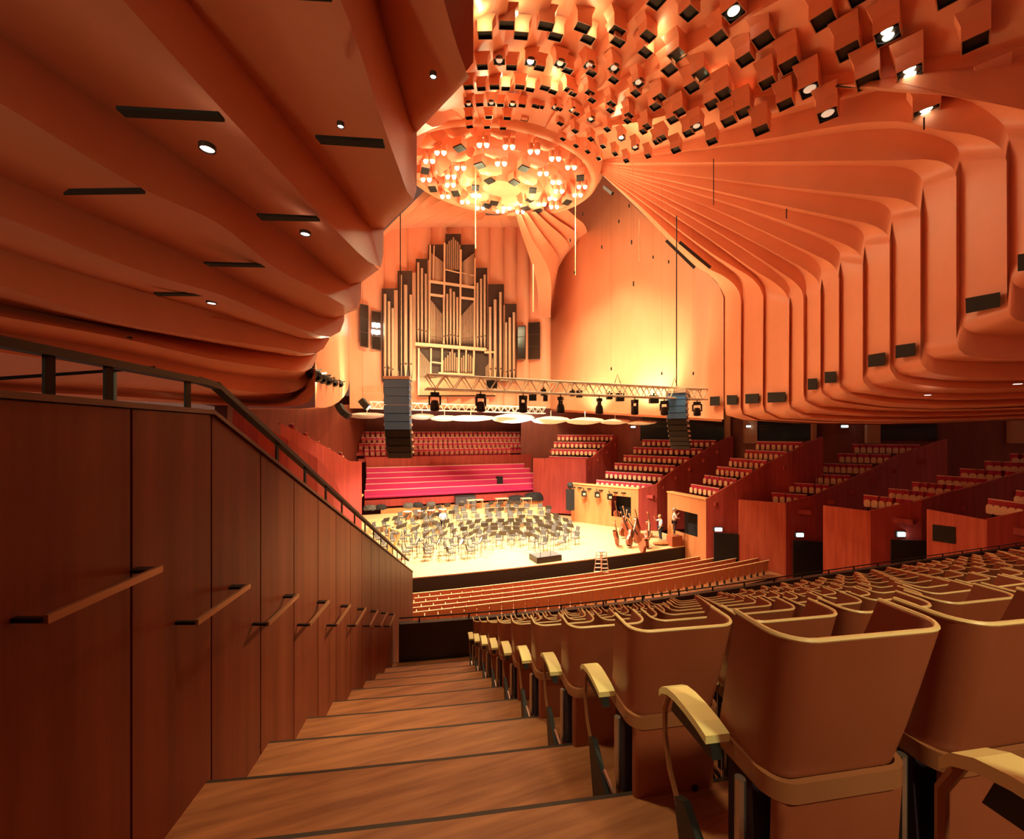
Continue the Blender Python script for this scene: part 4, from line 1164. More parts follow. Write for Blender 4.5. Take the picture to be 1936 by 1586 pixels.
for i, (px, py) in enumerate(((822, 728), (909, 734), (989, 740), (1060, 742), (1133, 746), (1200, 750), (1256, 752), (1318, 757))):
    f = (px - 805) / 527.0; Y = 1 / (1 / TY0 + (1 / TY1 - 1 / TY0) * f)
    loc = Ta.lerp(Tb, ((Vector(at(px, py, Y)) - Ta).dot(Tb - Ta)) / (Tb - Ta).length_squared) - Vector((0, 0, 0.29 + 0.14))
    lab = 'dark moving head stage lamp hung under the long truss, %s from the left' % ORD[i]
    if i == 0: mh.location = loc; mh['label'] = lab
    else: place(mh, loc, 0.3 * i, lab)
# small lamps and boxes on the truss
for i, (px, py, w, h) in enumerate(((930, 727, 20, 14), (1007, 752, 14, 11), (1027, 742, 9, 12), (1031, 753, 8, 11), (1095, 745, 11, 13), (1082, 744, 9, 10), (1152, 749, 10, 12), (1172, 751, 14, 15), (1236, 755, 16, 15), (1298, 751, 10, 12))):
    f = (px - 805) / 527.0; Y = 1 / (1 / TY0 + (1 / TY1 - 1 / TY0) * f) + 0.25
    e = empty('spot_lamp', at(px, py, Y), 0, 'small dark spot lamp between the moving heads on the long truss, %s from the left' % ORD[i], 'stage light', 'stage lamps hung under the lighting truss')
    m = MB(); m.box((0, 0, 0), RT * w / F * Y / 2, UP * h / F * Y / 2, FW * 0.16); m.build('lamp_body', BLACK, e)
    m = MB(); m.box((0, 0, h / F * Y * 0.62), RT * 0.03, UP * h / F * Y * 0.2, FW * 0.03); m.build('clamp', DARKRAIL, e)
# line arrays: light above and shade below are put into the cabinet colours
BLUE = mat('blue_grey_speaker', (0.13, 0.38, 0.85), 0.4)
BLUE2 = mat('dark_shaded_speaker', (0.018, 0.020, 0.020), 0.55)  # shade colour of the lower array cabinets; also a small dark speaker
def array(name_label, top, cells, yaw):
    e = empty('line_array_speaker', top, 0, name_label, 'loudspeaker', 'hanging line array loudspeakers')
    ax = Vector((cos(yaw), sin(yaw), 0)); ay = Vector((-sin(yaw), cos(yaw), 0))
    m = MB(); m.box((0, 0, 0.02), ax * (cells[0][0] * 0.52), ay * 0.35, (0, 0, 0.07)); m.tube([(0, 0, 0.05), (0, 0, 0.4)], 0.04, 6); m.build('flying_frame', ALU, e)
    p = Vector((0, 0, -0.06)); tilt = 0.0
    for w, h, dt, lit_cell in cells:
        tilt += dt
        dn = (Vector((0, 0, -1)) * cos(tilt) - ay * -sin(tilt))
        fr = -ay * cos(tilt) - UP * sin(tilt) * -1 * 0
        c = p + dn * h / 2
        m = MB(); m.box(c, ax * w / 2, ay * 0.30 * cos(tilt) + UP * 0.30 * sin(tilt), dn * h * 0.48)
        m.mi = 1
        for s in (-1, 1): m.box(c + ax * s * (w / 2 + 0.03), ax * 0.03, ay * 0.20, dn * 0.06)
        m.build('speaker_cabinet', [BLUE if lit_cell else BLUE2, ALU], e)  # upper cabinets coloured as lit, lower ones as shaded
        p = p + dn * h
    return e
YS = 21.5
array('big blue grey line array loudspeaker hanging left, in front of the organ', at(752, 716, YS), [(1.26, 0.42, 0.0, 1), (1.26, 0.42, 0.02, 1), (1.26, 0.42, 0.02, 1), (1.26, 0.42, 0.04, 1), (1.26, 0.40, 0.05, 1), (1.26, 0.40, 0.06, 1), (1.26, 0.40, 0.08, 0), (1.26, 0.40, 0.09, 0), (1.26, 0.36, 0.1, 0), (1.22, 0.36, 0.1, 0)], -YAW + 0.05)
YS2 = 23.4
array('dark grey line array loudspeaker hanging at the right end of the truss', at(1280, 742, YS2), [(1.0, 0.34, 0.0, 1), (1.0, 0.34, 0.06, 1), (1.0, 0.34, 0.08, 1), (1.0, 0.32, 0.08, 1), (1.0, 0.32, 0.1, 0), (1.0, 0.32, 0.1, 0), (1.0, 0.32, 0.1, 0), (1.0, 0.32, 0.1, 0), (1.0, 0.3, 0.1, 0), (1.0, 0.3, 0.1, 0)], -0.95)
# small curved speaker hangs on the left
for i, pts in enumerate((((640, 765), (645, 775), (653, 783), (661, 788)), ((683, 756), (690, 765), (697, 771)))):
    e = empty('curved_speaker', at(*pts[0], 30), 0, 'small black curved hanging loudspeaker %s of the big line array' % ['far left', 'just left'][i], 'loudspeaker', 'hanging line array loudspeakers')
    o0 = Vector(e.location)
    m = MB(); q = [at(x, y, 30) - o0 for x, y in pts]
    for a, b in zip(q, q[1:]): m.bar(a, b, 0.5, 0.42)
    m.build('speaker_cabinet', BLACK, e)
# white reflectors
CLOUD = mat('white_reflector', (0.96, 0.93, 0.86), 0.4)
CL = [(722, 800, 786, 791, 16, 40), (690, 752, 783, 793, 17, 37), (852, 902, 785, 794, 12, 38), (905, 970, 788, 796, 10, 38), (970, 1035, 784, 798, 12, 38), (1040, 1105, 787, 799, 10, 38), (1105, 1165, 790, 800, 10, 38), (1165, 1240, 793, 801, 8, 37), (776, 850, 784, 793, 14, 39)]
CL = [(662, 726, 781, 790, 40), (776, 820, 783, 792, 40), (815, 866, 786, 795, 39), (845, 935, 786, 795, 38), (932, 1008, 783, 798, 37), (1008, 1075, 788, 800, 37), (1072, 1140, 790, 801, 36.5), (1136, 1190, 793, 801, 36), (1186, 1240, 796, 802, 35.5)]
for i, (x0, x1, y0, y1, Y) in enumerate(CL):
    c = at((x0 + x1) / 2, (y0 + y1) / 2, Y)
    e = empty('sound_reflector', c, 0, 'white petal shaped sound reflector hung over the platform, %s from the left' % ORD[i], 'sound reflector', 'white sound reflectors over the platform')
    a = (x1 - x0) / F * Y / 2 * 1.08; h = (y1 - y0) / F * Y / 2 * 1.15
    m = MB(); rows = []
    for k in range(7):
        th = pi / 2 * (1 - k / 3.0); rr = cos(th)
        rows.append([RT * (a * (rr if abs(th) < 1.5 else 0.02) * cos(2 * pi * j / 20)) + FW * (a * 0.8 * (rr if abs(th) < 1.5 else 0.02) * sin(2 * pi * j / 20)) + UP * (h * sin(th) * (0.9 if th > 0 else 1.0) + 0.05 * cos(6 * pi * j / 20)) for j in range(21)])
    m.grid(rows); m.build('petal', CLOUD, e, smooth=True)
    m = MB(); m.tube([(0, 0, h), (0, 0, h + 0.5)], 0.03, 6); m.build('hanger', ALU, e)
# hanging wires with microphones
CB = lambda x, y: (1030 + x / 3.965, 360 + y / 3.965)
MIC = [(282,175,22),(555,232,22),(427,425,22),(650,388,30),(812,500,20),(928,535,22),(665,700,34),(498,1337,22),(877,1372,20),(1113,1372,22),(190,375,20),(223,615,20),(632,115,24),(1398,285,20)]
for i, (x, y, L) in enumerate(MIC):
    px, py = CB(x, y); Y = 24.0
    p = at(px, py, Y)
    e = empty('hanging_microphone', p, 0, 'tiny dark microphone hung on a thin wire before the side wall, %s of them' % ORD[i], 'microphone', 'microphones hung before the side wall')
    m = MB(); m.tube([(0, 0, -L / 3.965 / 2 / F * Y), (0, 0, L / 3.965 / 2 / F * Y)], 0.040, 8); m.build('capsule', BLACK, e, smooth=True)
    m = MB(); m.tube([(0, 0, 0.1), (0, 0, 24.8 - p.z)], 0.003, 4); m.build('wire', DARKRAIL, e)
WIRE = mat('pale_wire', (0.9, 0.62, 0.35), 0.5)
for i, (x, y0, y1, Y, r, mt, wh) in enumerate(((899, 280, 470, 26, 0.035, WIRE, 'pale rod hanging in front of the crown and organ'), (1088, 335, 520, 28, 0.03, WIRE, 'pale rod hanging from the right of the crown'), (1209, 415, 492, 26, 0.03, WIRE, 'pale rod hanging before the plain side wall'), (1008, 500, 590, 28, 0.035, WIRE, 'short pale rod hanging right of the organ'), (757, 404, 716, 21.5, 0.028, DARKRAIL, 'long dark rod carrying the left line array'), (1279, 408, 742, 23.4, 0.03, DARKRAIL, 'long dark rod carrying the right line array'), (1349, 300, 388, 20, 0.02, DARKRAIL, 'thin dark rod under the right ceiling folds'), (1487, 395, 413, 18, 0.025, DARKRAIL, 'short dark rod under the right ceiling folds'), (1195, 298, 330, 24, 0.03, WIRE, 'short pale rod right of the crown'), (1747, 222, 245, 13.0, 0.022, DARKRAIL, 'short dark rod under the last ceiling box'))):
    e = MB(); p0, p1 = at(x, y0, Y), at(x, y1, Y); e.tube([p0, p1], r, 6)
    tag(e.build('hanging_rod', mt, smooth=True), wh, 'rod')
for i, (a, b) in enumerate((((1260, 455), (1313, 506)), ((1285, 458), (1343, 506)), ((1142, 353), (1158, 366)))):
    p, q = at(*a, 24.5), at(*b, 23.5); m = MB(); m.bar(p, q, 0.12, 0.16)
    tag(m.build('slot_light_bar', BLACK), 'black slot bar on the slanting edge above the side wall, %s' % ['lower one', 'upper one', 'short one at the crown'][i], 'light bar')
# square openings low in the right shells, set in their faces
SQ = [(1825,564,1891,552,1891,579,1826,592),(1924,481,1960,476,1960,508,1924,512),(1693,653,1730,648,1730,672,1693,677),(1641,671,1673,666,1673,690,1641,694),(1559,703,1580,702,1580,723,1559,724),(1527,716,1544,715,1544,736,1527,737),(1451,742,1484,741,1484,760,1451,761),(1409,745,1434,744,1434,762,1409,763),(1374,747,1393,747,1393,765,1374,765),(1342,750,1360,749,1360,766,1342,767)]
for i, q in enumerate(SQ):
    P = [(q[0], q[1]), (q[2], q[3]), (q[4], q[5]), (q[6], q[7])]
    m = MB(); f = []
    for x, y in P:
        Y = (wall_y(x) if x > 1370 else flat_y(x)) * 0.988
        f.append(at(x, y, Y))
    m.prism(f, FW * 0.04 + RT * 0.05); m.build('speaker_opening', VOID, wall_right)
# ================= slots and downlights in the left soffits =================
def soff_pt(px, py, Z): return at(px, py, Z * F / (PY0 - py))
SLOT = [((219,206),(413,217),(425,231),(237,222),2.75),((596,260),(724,268),(728,281),(607,273),3.05),((130,362),(266,360),(275,367),(120,369),2.5),((485,407),(598,412),(605,419),(495,417),2.9),((385,498),(495,501),(503,506),(397,504),2.7),((290,555),(405,556),(414,560),(300,560),2.55),((208,609),(322,608),(330,612),(215,613),2.5),((365,637),(450,636),(457,640),(372,640),2.45),((330,666),(400,666),(407,669),(336,669),2.4),((305,692),(368,692),(374,695),(310,695),2.3),((0,644),(250,639),(250,642),(0,648),2.2),((600,-8),(620,-2),(628,4),(560,0),3.4)]
for q in SLOT:
    m = MB(); m.prism([soff_pt(x, y, q[4] - 0.02) for x, y in q[:4]], (0, 0, 0.03)); m.build('air_slot', VOID, wall_left)
DL = [(392,281,13,2.72,1),(577,442,9,2.88,1),(400,573,8,2.6,1),(257,651,7,2.45,1),(444,679,5,2.4,0.6),(819,144,6,3.5,0.7),(644,238,6,3.0,0.7),(182,731,4,2.2,0.8),(167,745,5,2.1,0.8)]
DLM = mat('downlight_glow', (1, 0.95, 0.9), 0.3, emit=(1, 0.86, 0.72), estr=5)
DLPTS = []
for i, (x, y, r, Z, s) in enumerate(DL):
    p = soff_pt(x, y, Z - 0.03); R = r / F * (Z * F / (PY0 - y))
    e = empty('soffit_downlight', p, 0, 'small round glowing downlight in the left soffit, %s by size' % ORD[i], 'ceiling light', 'downlights in the left soffit')
    m = MB(); m.lathe((0, 0, 0), [(0.0, -0.01), (R * 0.9, 0.0)], 16); m.build('lamp_face', DLM, e)
    m = MB(); m.lathe((0, 0, 0), [(R * 0.9, -0.012), (R * 1.08, -0.012), (R * 1.12, 0.03)], 16); m.build('trim_ring', ODARK, e)
    if s == 1: DLPTS.append(p)
for i, (x, y) in enumerate(((1697, 757), (1648, 780), (1924, 726), (1754, 747))):
    p = soff_pt(x, y, 1.35); e = empty('soffit_downlight', p, 0, 'tiny round glowing downlight under the right shells, %s by size' % ORD[i], 'ceiling light', 'downlights under the right shells')
    m = MB(); m.lathe((0, 0, 0), [(0.0, -0.01), (0.09, 0.0)], 12); m.build('lamp_face', DLM, e)

# lamps fixed low on the left plain wall
for i, (px, py) in enumerate(((589, 706), (600, 712), (610, 716), (620, 720), (632, 724), (643, 726))):
    x = max(px, 597); Y = ly(x) - 0.7
    e = empty('spot_lamp', at(px, py, Y), 0, 'dark spot lamp in the cluster on the plain wall left of organ, %s from left' % ORD[i], 'stage light', 'lamp cluster on the left wall')
    m = MB(); m.lathe((0, 0, 0), [(0.05, -0.30), (0.19, -0.26), (0.20, 0.10), (0.08, 0.22)], 12, axis=FW * -1 + RT * 0.6 - UP * 0.5); m.build('lamp_body', BLACK, e, smooth=True)
    m = MB(); m.bar((0, 0, 0.1), FW * 0.75 + UP * 0.25, 0.06); m.build('bracket', BLACK, e)
e = empty('stage_speaker', at(734, 731, 24.0), 0, 'small dark loudspeaker hung just left behind the big line array', 'loudspeaker')
m = MB(); m.box((0, 0, 0), RT * 0.22, UP * 0.38, FW * 0.2); m.build('speaker_cabinet', BLUE2, e)
m = MB(); m.tube([(0, 0, 0.38), (0, 0, 1.2)], 0.02, 6); m.build('hanger', DARKRAIL, e)
for i, f in enumerate((0.62, 0.86)):
    p = Ta.lerp(Tb, f) + UP * 0.29
    m = MB(); m.tube([p - RT * 0.18, p + UP * 0.55, p + RT * 0.18], 0.022, 6)
    tag(m.build('hanging_bridle', DARKRAIL, smooth=True), 'dark steel bridle standing on the long truss, %s of two from the left' % ORD[i], 'bridle')
# ================= on the platform =================
WOODCH = mat('pale_chair_wood', (0.55, 0.33, 0.16), 0.45)
GREYFAB = mat('grey_chair_fabric', (0.10, 0.085, 0.075), 0.8)
DESK = mat('dark_music_desk', (0.065, 0.050, 0.040), 0.5)
PAPER = mat('white_sheet_music', (0.85, 0.83, 0.78), 0.8)
VARN = mat('red_brown_varnish', (0.34, 0.085, 0.035), 0.28)
VARN2 = mat('orange_varnish', (0.55, 0.20, 0.07), 0.3)
def sp(px, py, z=0.0): return at_z(px, py, z)
# risers: low timber tiers at the back
m = MB()
RIS = []
for i, (y0, h) in enumerate(((8.0, 0.35), (9.6, 0.7), (11.2, 1.05))):
    us = arc_u(-9.5, 7.5, 20)
    f = [(u, y0 + 0.015 * u * u * -1, 0) for u in us]
    rows = [[(u, y0 - 0.012 * u * u, 0) for u in us], [(u, y0 - 0.012 * u * u, h) for u in us], [(u, 12.5, h) for u in us]]
    m.grid(rows)
    m.grid([[(us[0], y0 - 0.012 * us[0] ** 2, 0), (us[0], 12.5, 0)], [(us[0], y0 - 0.012 * us[0] ** 2, h), (us[0], 12.5, h)]])
    m.grid([[(us[-1], y0 - 0.012 * us[-1] ** 2, 0), (us[-1], 12.5, 0)], [(us[-1], y0 - 0.012 * us[-1] ** 2, h), (us[-1], 12.5, h)]])
struct(m.build('floor_riser', STAGE))
def riser_z(u, v):
    z = 0
    for y0, h in ((8.0, 0.35), (9.6, 0.7), (11.2, 1.05)):
        if -9.4 < u < 7.4 and v > y0 - 0.012 * u * u + 0.15: z = h
    return z
# orchestra chair faces -y
oc = empty('orchestra_chair', (0, 0, 0), 0, 'x', 'chair', 'orchestra chairs on the platform')
m = MB(); m.prism([(-0.23, -0.22, 0.44), (0.23, -0.22, 0.44), (0.21, 0.20, 0.46), (-0.21, 0.20, 0.46)], (0, 0, 0.05)); m.build('seat', GREYFAB, oc)
m = MB(); m.prism([(-0.21, 0.19, 0.55), (0.21, 0.19, 0.55), (0.22, 0.27, 0.90), (-0.22, 0.27, 0.90)], (0, 0.03, 0)); m.build('backrest', GREYFAB, oc)
for sx in (-1, 1):
    m = MB(); m.tube([(sx * 0.21, -0.22, 0), (sx * 0.21, -0.20, 0.44)], 0.016, 6); m.build('leg', BLACK, oc)
    m = MB(); m.tube([(sx * 0.20, 0.24, 0), (sx * 0.20, 0.19, 0.46), (sx * 0.21, 0.27, 0.88)], 0.016, 6); m.build('leg', BLACK, oc)
remember(oc)
ms = empty('music_stand', (0, 0, 0), 0, 'x', 'music stand', 'music stands on the platform')
m = MB(); m.prism([(-0.27, 0.05, 0.95), (0.27, 0.05, 0.95), (0.27, -0.12, 1.28), (-0.27, -0.12, 1.28)], (0, -0.015, -0.006)); m.build('desk', DESK, ms)
m = MB(); m.prism([(-0.21, 0.065, 0.97), (0.21, 0.065, 0.97), (0.21, -0.09, 1.26), (-0.21, -0.09, 1.26)], (0, 0.006, 0.003)); m.build('sheet_music', PAPER, ms)
m = MB(); m.tube([(0, 0, 0.05), (0, 0, 1.05)], 0.014, 6); m.build('column', BLACK, ms)
m = MB()
for a in range(3): m.tube([(0, 0, 0.10), (0.25 * cos(a * 2.09), 0.25 * sin(a * 2.09), 0.0)], 0.010, 5)
m.build('tripod_base', BLACK, ms)
remember(ms)
rnd = random.Random(5)
COND = Vector((0.2, 0.2, 0))
c1 = s1 = True; nc = nm = 0
for ri, (rad, a0, a1, n) in enumerate(((2.6, -80, 80, 9), (4.0, -84, 84, 13), (5.4, -82, 78, 16), (6.8, -76, 66, 19), (8.3, -64, 54, 19), (9.7, -54, 46, 19), (11.1, -46, 38, 18))):
    for j in range(n):
        a = radians(a0 + (a1 - a0) * j / (n - 1)) + rnd.uniform(-0.03, 0.03)
        rr = rad + rnd.uniform(-0.15, 0.15)
        u, v = COND.x + rr * sin(a), COND.y + rr * cos(a)
        if v > 12.2 or v < -1.2: continue
        z = riser_z(u, v)
        back = atan2(v - COND.y, u - COND.x) - pi / 2
        lab = 'Grey orchestra chair, %s from the left in the %s ring round the podium' % (ORD[j], ORD[ri])
        rz = back + rnd.uniform(-0.3, 0.3)
        if c1: oc.location = (u, v, z); oc.rotation_euler.z = rz; oc['label'] = lab; c1 = False
        else: place(oc, (u, v, z), rz, lab)
        nc += 1
        u2, v2 = COND.x + (rr - 0.68) * sin(a + 0.02), COND.y + (rr - 0.68) * cos(a + 0.02)
        if riser_z(u2, v2) != z: continue
        lab = 'Music stand, %s from the left in the %s ring round the podium' % (ORD[j], ORD[ri])
        if s1: ms.location = (u2, v2, z); ms.rotation_euler.z = back; ms['label'] = lab; s1 = False
        else: place(ms, (u2, v2, z), back + rnd.uniform(-0.4, 0.4), lab)
        nm += 1
print('ORCH', nc, nm)
# podium with a rail
e = empty('conductor_podium', sp(1031, 1058), 0, 'dark conductor podium block with a thin rail at the front of the platform', 'podium')
m = MB(); m.box((0, 0, 0.17), (0.88, 0.05, 0), (-0.03, 0.55, 0), (0, 0, 0.17)); m.build('block', mat('dark_podium', (0.025, 0.012, 0.009), 0.4), e)
m = MB(); m.box((0, 0, 0.35), (0.84, 0.05, 0), (-0.03, 0.51, 0), (0, 0, 0.008)); m.build('carpet_top', GREYFAB, e)
m = MB(); m.tube([(-0.55, -0.45, 0.34), (-0.55, -0.45, 1.45), (0.15, -0.45, 1.45), (0.15, -0.45, 0.34)], 0.013, 6); m.build('rail', DARKRAIL, e)
# step ladder
lad = empty('step_ladder', at(1137, 1086, 25.9), 0, 'pale double step ladder standing against the front of the platform', 'ladder')
ALP = mat('pale_ladder_metal', (0.75, 0.55, 0.42), 0.4)
H = 1.75
for s_, nm_ in ((-1, 'front_frame'), (1, 'rear_frame')):
    m = MB()
    xo = s_ * 0.24
    a0, a1 = Vector((xo - 0.24, -0.1 * s_, -0.35)), Vector((xo + 0.24, -0.1 * s_, -0.35))
    b0, b1 = Vector((s_ * 0.12 - 0.17, 0, H - 0.35)), Vector((s_ * 0.12 + 0.17, 0, H - 0.35))
    m.bar(a0, b0, 0.05, 0.03); m.bar(a1, b1, 0.05, 0.03); m.build(nm_, ALP, lad)
    for i in range(1, 7):
        f = i / 7.0; m = MB(); m.bar(a0.lerp(b0, f), a1.lerp(b1, f), 0.10, 0.04); m.build('tread', ALP, lad)
m = MB(); m.abox((-0.22, -0.12, H - 0.37), (0.22, 0.12, H - 0.32)); m.build('top_plate', ALP, lad)
lad.rotation_euler.z = -YAW
# double basses and cellos gathered at the right of the platform
bass = empty('double_bass', (0, 0, 0), 0, 'x', 'double bass', 'string basses at the right of the platform')
def body_rows(sc):
    out = [(0.0, 0.10), (0.05, 0.26), (0.22, 0.34), (0.42, 0.30), (0.56, 0.215), (0.66, 0.215), (0.80, 0.26), (0.95, 0.255), (1.06, 0.18), (1.12, 0.05)]
    rows = []
    for y, w in out:
        rows.append([(x * w * sc, zz * sc, y * sc) for x, zz in ((-1, 0.0), (-0.92, 0.09), (0, 0.12), (0.92, 0.09), (1, 0.0), (0.92, -0.09), (0, -0.12), (-0.92, -0.09), (-1, 0.0))])
    return rows
m = MB(); m.grid(body_rows(1.0)); m.build('body', VARN, bass, smooth=True)
m = MB(); m.prism([(-0.035, -0.13, 0.55), (0.035, -0.13, 0.55), (0.022, -0.16, 1.70), (-0.022, -0.16, 1.70)], (0, -0.03, 0)); m.build('fingerboard', BLACK, bass)
m = MB(); m.bar((0, -0.12, 1.08), (0, -0.13, 1.72), 0.05, 0.05); m.ball((0, -0.12, 1.78), 0.065, 8); m.build('neck', VARN2, bass, smooth=True)
m = MB(); m.tube([(0, 0, 0.02), (0, -0.02, -0.16)], 0.010, 5); m.build('endpin', CHROME, bass)
remember(bass)
BP = [(1186, 1000, 0.5, -14), (1198, 992, 0.2, 12), (1208, 1004, 0.6, -18), (1219, 996, 0.3, 10), (1228, 1008, 0.9, -25), (1176, 1012, 0.2, 20), (1200, 1020, 1.2, 30), (1215, 1024, -0.5, -32), (1188, 1030, 0.4, 38), (1170, 990, 0.0, -8), (1168, 1025, 0.9, -36), (1205, 985, 0.1, 5), (1192, 1015, -0.4, -20), (1223, 1032, 0.7, 40), (1178, 978, 0.3, 15), (1212, 1038, 1.5, -45)]
for i, (px, py, rz, tl) in enumerate(BP):
    loc = sp(px, py + 6) + Vector((0, 0, 0.18))
    lab = 'brown varnished string bass leaning in the cluster right of the chairs, %s of the cluster' % ORD[i]
    if i == 0: c = bass; c.location = loc; c['label'] = lab
    else: c = place(bass, loc, 0, lab)
    c.scale = (1.12, 1.12, 1.12)
    c.rotation_euler = (radians(-8), radians(tl), rz)
# flat case lying at the right front of the platform
e = empty('instrument_case', sp(1252, 1030), 0, 'flat orange brown instrument lying at the right front edge of the platform', 'instrument')
m = MB(); m.ball((0, 0, 0.13), 1.0, 14, (0.75, 0.30, 0.12)); m.build('body', VARN2, e, smooth=True)
m = MB(); m.bar((0.7, 0, 0.14), (1.25, 0.1, 0.16), 0.07, 0.05); m.build('neck', VARN, e)
e.rotation_euler.z = -0.25
# black covered shapes and cases along the back wall of the platform
def lump(name, label, px, py, z, Y, sx, sy, sz, mt, cat):
    p = at_v(px, py, 12.85); p.z = 1.40; e = empty(name, p, 0, label, cat)
    m = MB(); rows = []
    for k in range(6):
        th = pi / 2 * k / 5
        rows.append([Vector((sx * cos(th) ** 0.5 * cos(2 * pi * j / 16) if th < 1.5 else 0.001, sy * (cos(th) ** 0.5 if th < 1.5 else 0.001) * sin(2 * pi * j / 16), sz * sin(th) + 0.04 * sin(j * 2.3 + k))) for j in range(17)])
    m.grid(rows); m.build('cover', mt, e, smooth=True); return e
BLK = mat('black_cloth', (0.014, 0.011, 0.011), 0.8)
for (x, y, sx, sz, lb) in ((975, 935, 0.9, 0.55, 'first from the left'), (1010, 932, 1.2, 0.75, 'second from the left'), (1045, 937, 0.9, 0.45, 'third from the left')):
    lump('covered_drum', 'black cloth covered percussion in front of the pink benches, ' + lb, x, y, 0, 38.6, sx, 0.5, sz, BLK, 'percussion')
q_ = at_v(880, 938, 12.95)
e = empty('equipment_case', (q_.x, 12.95, 1.70), 0, 'dark grey flight case in front of the pink benches', 'case')
m = MB(); m.abox((-1.0, -0.3, -0.3), (0.9, 0.3, 0.45)); m.build('case_body', mat('grey_case', (0.07, 0.06, 0.075), 0.5), e); m = MB(); m.abox((-1.02, -0.32, 0.45), (0.92, 0.32, 0.50)); m.build('lid', BLK, e)
e = empty('equipment_case', at(1078, 945, 37.6), 0, 'tall narrow black loudspeaker stack left of the orange box with lamps', 'case')
m = MB(); m.abox((-0.28, -0.28, -0.9), (0.28, 0.28, 0.95)); m.build('case_body', BLK, e); m = MB(); m.ball((0, 0, 1.3), 0.3, 8); m.build('lid', BLK, e, smooth=True)
for i, (x, y, w) in enumerate(((790, 945, 0.5), (815, 942, 0.45), (700, 948, 0.6), (720, 945, 0.5), (772, 946, 0.5))):
    lump('instrument_bag', 'dark instrument bag on the low wall behind the platform, %s listed from its middle' % ORD[i], x, y, 0, 38.2, w, 0.3, 0.4, [BLK, GREYFAB, mat('striped_bag', (0.18, 0.15, 0.13), 0.7, col2=(0.01, 0.01, 0.01), nscale=(9, 2, 9)), BLK, GREYFAB][i], 'bag')
# timpani and percussion on the risers
tp = empty('timpani', (0, 0, 0), 0, 'x', 'drum', 'kettle drums on the risers')
m = MB(); m.lathe((0, 0, 0.1), [(0.12, 0), (0.30, 0.2), (0.36, 0.45), (0.36, 0.62)], 16); m.build('kettle', mat('copper_kettle', (0.55, 0.25, 0.13), 0.25, metal=0.8), tp, smooth=True)
m = MB(); m.lathe((0, 0, 0.72), [(0.0, 0.01), (0.37, 0.0), (0.37, -0.03)], 16); m.build('drum_head', mat('drum_skin', (0.85, 0.75, 0.6), 0.5), tp)
for a in range(3):
    m = MB(); m.tube([(0.25 * cos(a * 2.09), 0.25 * sin(a * 2.09), 0.35), (0.36 * cos(a * 2.09), 0.36 * sin(a * 2.09), 0.0)], 0.018, 5); m.build('leg', BLACK, tp)
remember(tp)
for i, (u, v) in enumerate(((-5.2, 10.9), (-4.2, 10.9), (-3.2, 10.9), (-2.2, 10.9))):
    lab = 'copper kettle drum on the rear risers, %s from the left' % ORD[i]
    if i == 0: tp.location = (u, v, riser_z(u, v)); tp['label'] = lab
    else: place(tp, (u, v, riser_z(u, v)), 0, lab)
for i, (u, v, w) in enumerate(((1.0, 11.9, 1.5), (3.6, 11.9, 1.2), (5.8, 11.2, 1.0))):
    e = empty('percussion_table', (u, v, riser_z(u, v)), 0, 'pale topped percussion table at the back of the risers, %s from the left' % ORD[i], 'table')
    m = MB(); m.abox((-w / 2, -0.3, 0.82), (w / 2, 0.3, 0.88)); m.build('table_top', CREAM, e)
    for sx in (-1, 1):
        for sy in (-1, 1):
            m = MB(); m.bar((sx * (w / 2 - 0.08), sy * 0.25, 0), (sx * (w / 2 - 0.08), sy * 0.25, 0.82), 0.05); m.build('leg', WOODCH, e)
# tilted yellow panel beyond the rail on the left
e = empty('tilted_panel', at(671, 941, 30), 0, 'tilted yellow wood panel standing beyond the aisle guard rail', 'panel')
m = MB(); o0 = Vector(e.location)
q = [at(645, 948, 30), at(669, 957, 30), at(688, 935, 30.4), at(668, 925, 30.4)]
m.prism([p - o0 for p in q], Vector((0, 0.08, -0.05))); m.build('board', mat('yellow_wood', (0.75, 0.36, 0.10), 0.4), e)
m = MB(); m.bar(at(640, 947, 30) - o0, at(666, 917, 30.5) - o0, 0.09); m.build('edge_strip', VARN, e)
# harp at the left and a grand piano lid
hp = empty('concert_harp', sp(735, 1050), 0, 'pale gold concert harp at the left end of the platform', 'harp')
GOLD = mat('pale_gold', (0.85, 0.55, 0.22), 0.3, metal=0.3)
m = MB(); m.tube([(0, 0, 0.1), (0.02, 0, 1.75), (0.05, 0, 1.85)], 0.05, 8); m.build('column', GOLD, hp, smooth=True)
m = MB(); m.tube([(0.05, 0, 1.85), (0.2, 0, 1.72), (0.4, 0, 1.68), (0.6, 0, 1.60), (0.75, 0, 1.42)], 0.05, 8); m.build('neck', GOLD, hp, smooth=True)
m = MB(); m.tube([(0.75, 0, 1.42), (0.1, 0, 0.15)], [0.07, 0.15], 8); m.build('sound_box', GOLD, hp, smooth=True)
m = MB(); m.abox((-0.12, -0.2, 0), (0.3, 0.2, 0.12)); m.build('base', GOLD, hp)
